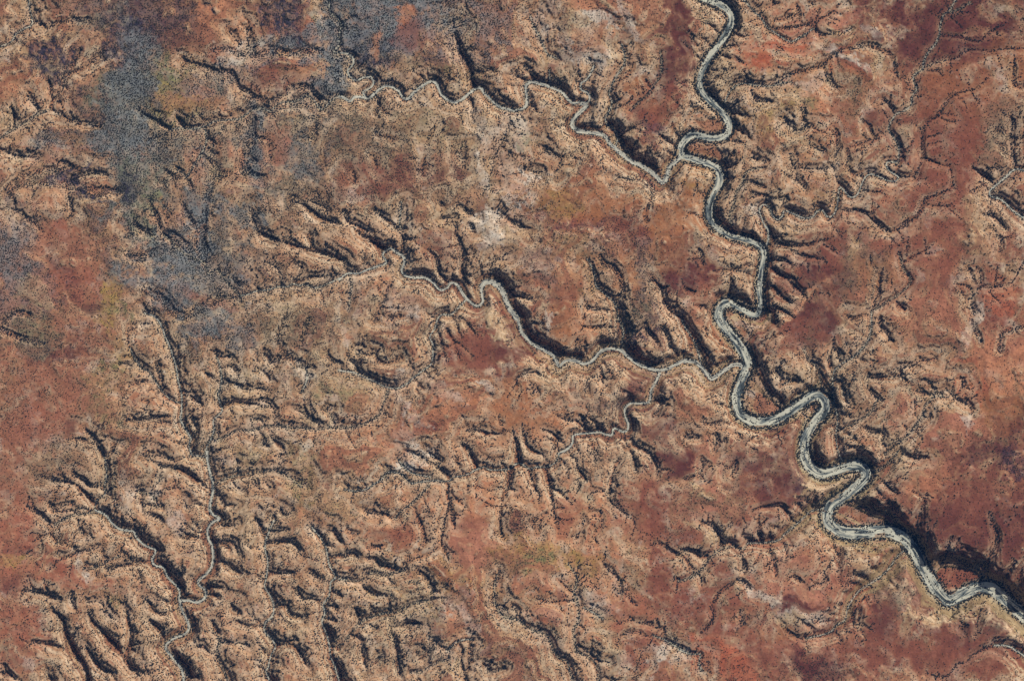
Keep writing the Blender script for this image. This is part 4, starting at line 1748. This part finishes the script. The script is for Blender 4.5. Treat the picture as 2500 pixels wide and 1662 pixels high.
# ------------------------------------------------------------------ terrain mesh, its rim carried far out as a plain
fny, fnx = Z.shape
XY = to_world(FX, FY, Z)
padn = 8
ext = np.array([300, 900, 2000, 4000, 8000, 14000, 22000, 30000], float)
full = np.pad(XY, ((padn, padn), (padn, padn), (0, 0)), mode='edge')
fc = np.pad(ALB, ((padn, padn), (padn, padn), (0, 0)), mode='edge')
for k in range(padn):
    e = ext[k]
    full[padn - 1 - k, :, 1] += e
    full[padn + fny + k, :, 1] -= e
    full[:, padn - 1 - k, 0] -= e
    full[:, padn + fnx + k, 0] += e
q = grid_faces(fny + 2 * padn, fnx + 2 * padn)
ter = mesh_obj("terrain", full.reshape(-1, 3), q.ravel(), np.arange(len(q)) * 4, [M_soil], fc.reshape(-1, 3))
tag(ter, "red and tan canyon country cut by branching valleys", kind="structure")


# ------------------------------------------------------------------ river and stream beds: ribbons of sand lying on the valley floors
def ribbon(name, c, m, lift, ncross, label):
    L, s = c['line'], c['s']
    t = np.gradient(L, axis=0)
    t /= np.maximum(1e-9, np.hypot(t[:, 0], t[:, 1]))[:, None]
    nrm = np.c_[-t[:, 1], t[:, 0]]
    sd = int(abs(L[0, 0] * 7 + L[0, 1] * 3)) % 1000
    wl = c['w'] * (1 + 0.38 * fbm(s, s * 0 + 3.3, 40, 2, sd) + 0.26 * fbm(s, s * 0 + 1.3, 13, 3, sd + 9))
    wr = c['w'] * (1 + 0.38 * fbm(s, s * 0 + 9.3, 40, 2, sd + 3) + 0.26 * fbm(s, s * 0 + 5.3, 13, 3, sd + 5))
    v = np.linspace(-1, 1, ncross)
    off = np.where(v[None, :] < 0, v[None, :] * wl[:, None], v[None, :] * wr[:, None])
    wob = (0.35 * c['w'] + 0.8) * fbm(s, s * 0 + 0.7, 30, 2, sd + 7) if c['kind'] == 'S' else 0 * s
    px = L[:, 0:1] + nrm[:, 0:1] * (off + wob[:, None])
    py = L[:, 1:2] + nrm[:, 1:2] * (off + wob[:, None])
    z = bilin(Z, S2, px, py)
    if c['kind'] == 'R':
        z = np.minimum(z, np.median(z, 1)[:, None] + 1.0)
    co = to_world(px, py, z + lift)
    fl = np.stack([np.repeat(s[:, None], ncross, 1), off, 0 * off + sd], -1)
    q = grid_faces(len(L), ncross)
    o = mesh_obj(name, co.reshape(-1, 3), q.ravel(), np.arange(len(q)) * 4, [m], uv=fl.reshape(-1, 3))
    tag(o, label, kind="structure")


for c in CH:
    if c['kind'] == 'R':
        ribbon("riverbed", c, M_bed, 1.6, 15, "pale braided sand bed of the winding river")
for i, c in enumerate(c for c in CH if c['kind'] == 'S' and c['w'] > 0.65):
    ribbon("streambed", c, M_wash, 0.9 + 0.004 * (i % 60), 7 if c['w'] > 2 else 3, "thin pale sandy stream bed on a valley floor")

# ------------------------------------------------------------------ shrubs: nobody could count them
sp = 3.4
sxs, sys_ = np.meshgrid(np.arange(-120, 2620, sp), np.arange(-120, 1782, sp))
px = (sxs + RNG.uniform(-0.5, 0.5, sxs.shape) * sp).ravel()
py = (sys_ + RNG.uniform(-0.5, 0.5, sys_.shape) * sp).ravel()
cov = bilin(COV, S2, px, py)
sl_ = bilin(slp, S2, px, py)
dr, ds, dg, dv = (bilin(a, S2, px, py) for a in (DR, DS, DG, DV))
flow = bilin(FLOW, ST, px, py)
clump = fbm(px, py, 22, 3, 81) + 0.5 * fbm(px, py, 90, 2, 85)
p = cov * (0.64 + 0.75 * clump)
p = p + 0.28 * cov * sstep(0.15, 0.4, sl_)
# moister slopes away from the sun: extra bush, added to deepen their shade
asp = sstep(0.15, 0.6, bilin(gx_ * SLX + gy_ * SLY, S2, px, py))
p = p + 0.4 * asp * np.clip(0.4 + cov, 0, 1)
fring = np.exp(-(np.clip(ds - 1.5, -9, 99) / 3.5) ** 2)
p = np.maximum(p, 0.95 * fring + 0.2 * clump * fring)
p = np.maximum(p, (1.05 + 0.6 * clump) * np.exp(-(np.clip(dr - 3, -99, 99) / (3.5 + 8 * sstep(-0.1, 0.4, fbm(px, py, 55, 2, 89)))) ** 2))
p = np.maximum(p, (1.0 + 0.6 * clump) * np.exp(-(np.clip(dg, 0, 99) / 2.6) ** 2))
p = np.maximum(p, (0.85 + 0.6 * clump) * np.exp(-(np.clip(dv - 1, 0, 99) / 3.5) ** 2))
p = np.maximum(p, 0.85 * sstep(2.8, 4.8, flow) * np.clip(cov * 1.8, 0, 1))
p = np.where(dr < 0.3, 0.03 + 0.75 * sstep(0.12, 0.4, fbm(bilin(SU, S2, px, py) / 9, bilin(SV, S2, px, py), 5.5, 3, 88)), p)
p = np.where(ds < -0.4, 0.1, p)
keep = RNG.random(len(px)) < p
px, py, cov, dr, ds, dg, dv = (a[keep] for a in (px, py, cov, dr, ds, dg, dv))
n = len(px)
lush = np.maximum.reduce([np.exp(-(np.clip(ds, 0, 99) / 5) ** 2), np.exp(-(np.clip(dr, 0, 99) / 7) ** 2), np.exp(-(dg / 4) ** 2), np.exp(-(dv / 6) ** 2)])
riv = np.exp(-(np.clip(dr - 4, -99, 99) / 6) ** 2)
ashr = sstep(0.25, 0.6, bilin(gx_ * SLX + gy_ * SLY, S2, px, py))  # bushes on these slopes also widened to darken the shaded side
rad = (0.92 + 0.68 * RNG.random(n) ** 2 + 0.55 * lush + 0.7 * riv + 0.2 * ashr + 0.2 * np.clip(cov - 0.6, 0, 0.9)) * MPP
pz = bilin(Z, S2, px, py)
NS = 6
ang = np.linspace(0, 2 * np.pi, NS, endpoint=False)
rot = RNG.random(n) * 6.283
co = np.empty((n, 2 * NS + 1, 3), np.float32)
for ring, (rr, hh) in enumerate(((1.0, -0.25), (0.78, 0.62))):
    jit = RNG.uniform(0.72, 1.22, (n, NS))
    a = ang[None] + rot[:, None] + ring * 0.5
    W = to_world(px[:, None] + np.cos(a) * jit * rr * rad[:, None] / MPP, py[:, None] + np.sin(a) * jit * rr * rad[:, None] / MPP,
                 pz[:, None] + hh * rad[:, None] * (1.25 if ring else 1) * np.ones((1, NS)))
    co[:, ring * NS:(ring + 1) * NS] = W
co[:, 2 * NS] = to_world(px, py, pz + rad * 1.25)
k = np.arange(NS)
k2 = (k + 1) % NS
quad = np.stack([k2, k, k + NS, k2 + NS], 1)
tri = np.stack([k2 + NS, k + NS, np.full(NS, 2 * NS)], 1)
lp = np.r_[quad.ravel(), tri.ravel()]
stt = np.r_[np.arange(NS) * 4, NS * 4 + np.arange(NS) * 3]
off = np.arange(n)[:, None]
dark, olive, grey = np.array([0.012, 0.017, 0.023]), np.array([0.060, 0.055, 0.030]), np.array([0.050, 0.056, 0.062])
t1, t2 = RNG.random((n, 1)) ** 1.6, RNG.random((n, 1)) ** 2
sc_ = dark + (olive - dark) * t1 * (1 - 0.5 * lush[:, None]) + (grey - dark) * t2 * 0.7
M_shrub, nt, b = mat("dark_shrub_foliage")
att = node(nt, "ShaderNodeAttribute", attribute_name="soil")
nt.links.new(att.outputs["Color"], b.inputs["Base Color"])
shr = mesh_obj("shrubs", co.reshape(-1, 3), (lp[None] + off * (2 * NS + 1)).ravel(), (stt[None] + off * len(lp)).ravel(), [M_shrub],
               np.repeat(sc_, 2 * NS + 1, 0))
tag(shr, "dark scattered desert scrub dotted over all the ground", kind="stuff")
print("shrubs", n)

# ------------------------------------------------------------------ the air between the camera and the ground
zlo = float(Z.min()) - 4.0
me = bpy.data.meshes.new("haze")
hx, z1 = 45000.0, CAM_H + 200.0
v = [(x, y, z) for z in (zlo, z1) for y in (-hx, hx) for x in (-hx, hx)]
me.from_pydata(v, [], [(0, 2, 3, 1), (4, 5, 7, 6), (0, 1, 5, 4), (2, 6, 7, 3), (0, 4, 6, 2), (1, 3, 7, 5)])
hz = bpy.data.objects.new("haze", me)
COL.objects.link(hz)
hz["kind"] = "stuff"
hz["label"] = "thin bluish air over the whole landscape"
hm = bpy.data.materials.new("pale_haze")
hm.use_nodes = True
hn = hm.node_tree
hn.nodes.remove(hn.nodes["Principled BSDF"])
pv = hn.nodes.new("ShaderNodeVolumePrincipled")
pv.inputs["Color"].default_value = (0.12, 0.38, 1.0, 1)
pv.inputs["Density"].default_value = 1.8e-6
hn.links.new(pv.outputs["Volume"], hn.nodes["Material Output"].inputs["Volume"])
me.materials.append(hm)

# ------------------------------------------------------------------ the largest single trees
def tree_mesh(seed):
    r = np.random.default_rng(seed)
    bm_v, bm_f = [], []

    def lathe(cx, cy, cz, rx, rz, ns, prof, jit):
        b = len(bm_v)
        for a_, (rr, hh) in enumerate(prof):
            for k_ in range(ns):
                an = 2 * math.pi * (k_ + 0.5 * (a_ % 2)) / ns
                q_ = rr * rx * r.uniform(1 - jit, 1 + jit)
                bm_v.append((cx + q_ * math.cos(an), cy + q_ * math.sin(an), cz + hh * rz))
        bm_v.append((cx, cy, cz + prof[-1][1] * rz + 0.25 * rx * jit))
        top = len(bm_v) - 1
        for a_ in range(len(prof) - 1):
            for k_ in range(ns):
                k1 = (k_ + 1) % ns
                bm_f.append((b + a_ * ns + k_, b + a_ * ns + k1, b + (a_ + 1) * ns + k1, b + (a_ + 1) * ns + k_))
        for k_ in range(ns):
            bm_f.append((b + (len(prof) - 1) * ns + k_, b + (len(prof) - 1) * ns + (k_ + 1) % ns, top))
    lathe(0, 0, -0.6, 0.45, 3.2, 6, [(1.3, 0), (0.8, 0.5), (0.55, 1.0)], 0.1)
    ball = [(0.55, -0.8), (0.92, -0.35), (1.0, 0.1), (0.78, 0.6), (0.35, 0.92)]
    lathe(0, 0, 4.0, 3.1, 2.4, 9, ball, 0.22)
    for k_ in range(7):
        an, d_ = 2 * math.pi * k_ / 7 + r.uniform(-0.3, 0.3), r.uniform(2.2, 3.6)
        lathe(d_ * math.cos(an), d_ * math.sin(an), r.uniform(2.8, 4.2), r.uniform(1.3, 2.1), r.uniform(1.0, 1.6), 7, ball, 0.25)
    me = bpy.data.meshes.new("tree")
    me.from_pydata(bm_v, [], bm_f)
    me.materials.append(M_tree)
    return me


M_tree, nt, b = mat("dark_tree_leaves")
geo = node(nt, "ShaderNodeNewGeometry")
nf = noise(nt, geo.outputs["Position"], 0.9, 3, 0.6)
nt.links.new(ramp(nt, nf, [(0.35, (0.012, 0.020, 0.024)), (0.7, (0.040, 0.050, 0.034))]), b.inputs["Base Color"])
tms = [tree_mesh(k_) for k_ in range(5)]
lush_xy = [(c['line'], c['w']) for c in CH if c['kind'] == 'R']
spots = []


def place(x, y, label, group):
    if not (8 < x < PW - 8 and 8 < y < PH - 8):
        return
    if any((x - a_) ** 2 + (y - b_) ** 2 < 45 for a_, b_ in spots):
        return
    spots.append((x, y))
    o = bpy.data.objects.new("tree", tms[len(spots) % 5])
    COL.objects.link(o)
    z = float(bilin(Z, S2, np.array([x]), np.array([y]))[0])
    o.location = ((x - PW / 2) * MPP, (PH / 2 - y) * MPP, z)
    k_ = random.uniform(0.6, 1.0)
    o.scale = (k_, k_, k_ * random.uniform(0.85, 1.1))
    o.rotation_euler = (0, 0, random.uniform(0, 6.28))
    tag(o, label, "tree", group)


random.seed(11)
for L, w in lush_xy:
    tt = np.gradient(L, axis=0)
    for i in range(4, len(L) - 4, 5):
        t_ = tt[i] / max(1e-6, np.hypot(*tt[i]))
        sd = random.choice((-1, 1))
        d_ = (w + random.uniform(1.5, 7)) * sd
        place(L[i, 0] - t_[1] * d_, L[i, 1] + t_[0] * d_, "large dark green tree in the bushy fringe of the pale riverbed", "large trees lining the riverbed")
    if len(spots) > 170:
        break
nr = len(spots)
for _ in range(60):                          # the open plateau east of the lower river
    u_, v_ = random.choice(((2310, 1230), (2340, 1170), (2400, 1300), (2440, 1200), (2470, 1260), (2420, 1120))), random.gauss(0, 26)
    place(u_[0] + v_ * 0.5 + random.gauss(0, 7), u_[1] - v_ + random.gauss(0, 7), "dark round tree scattered on the red plateau above the shaded canyon wall", "trees on the plateau above the canyon")
for _ in range(40):
    an, q_ = random.uniform(0, 6.28), math.sqrt(random.random())
    place(2340 + 40 * q_ * math.cos(an), 1418 + 20 * q_ * math.sin(an), "dark round tree on the red bench inside the lowest river bend", "trees on the red bench")
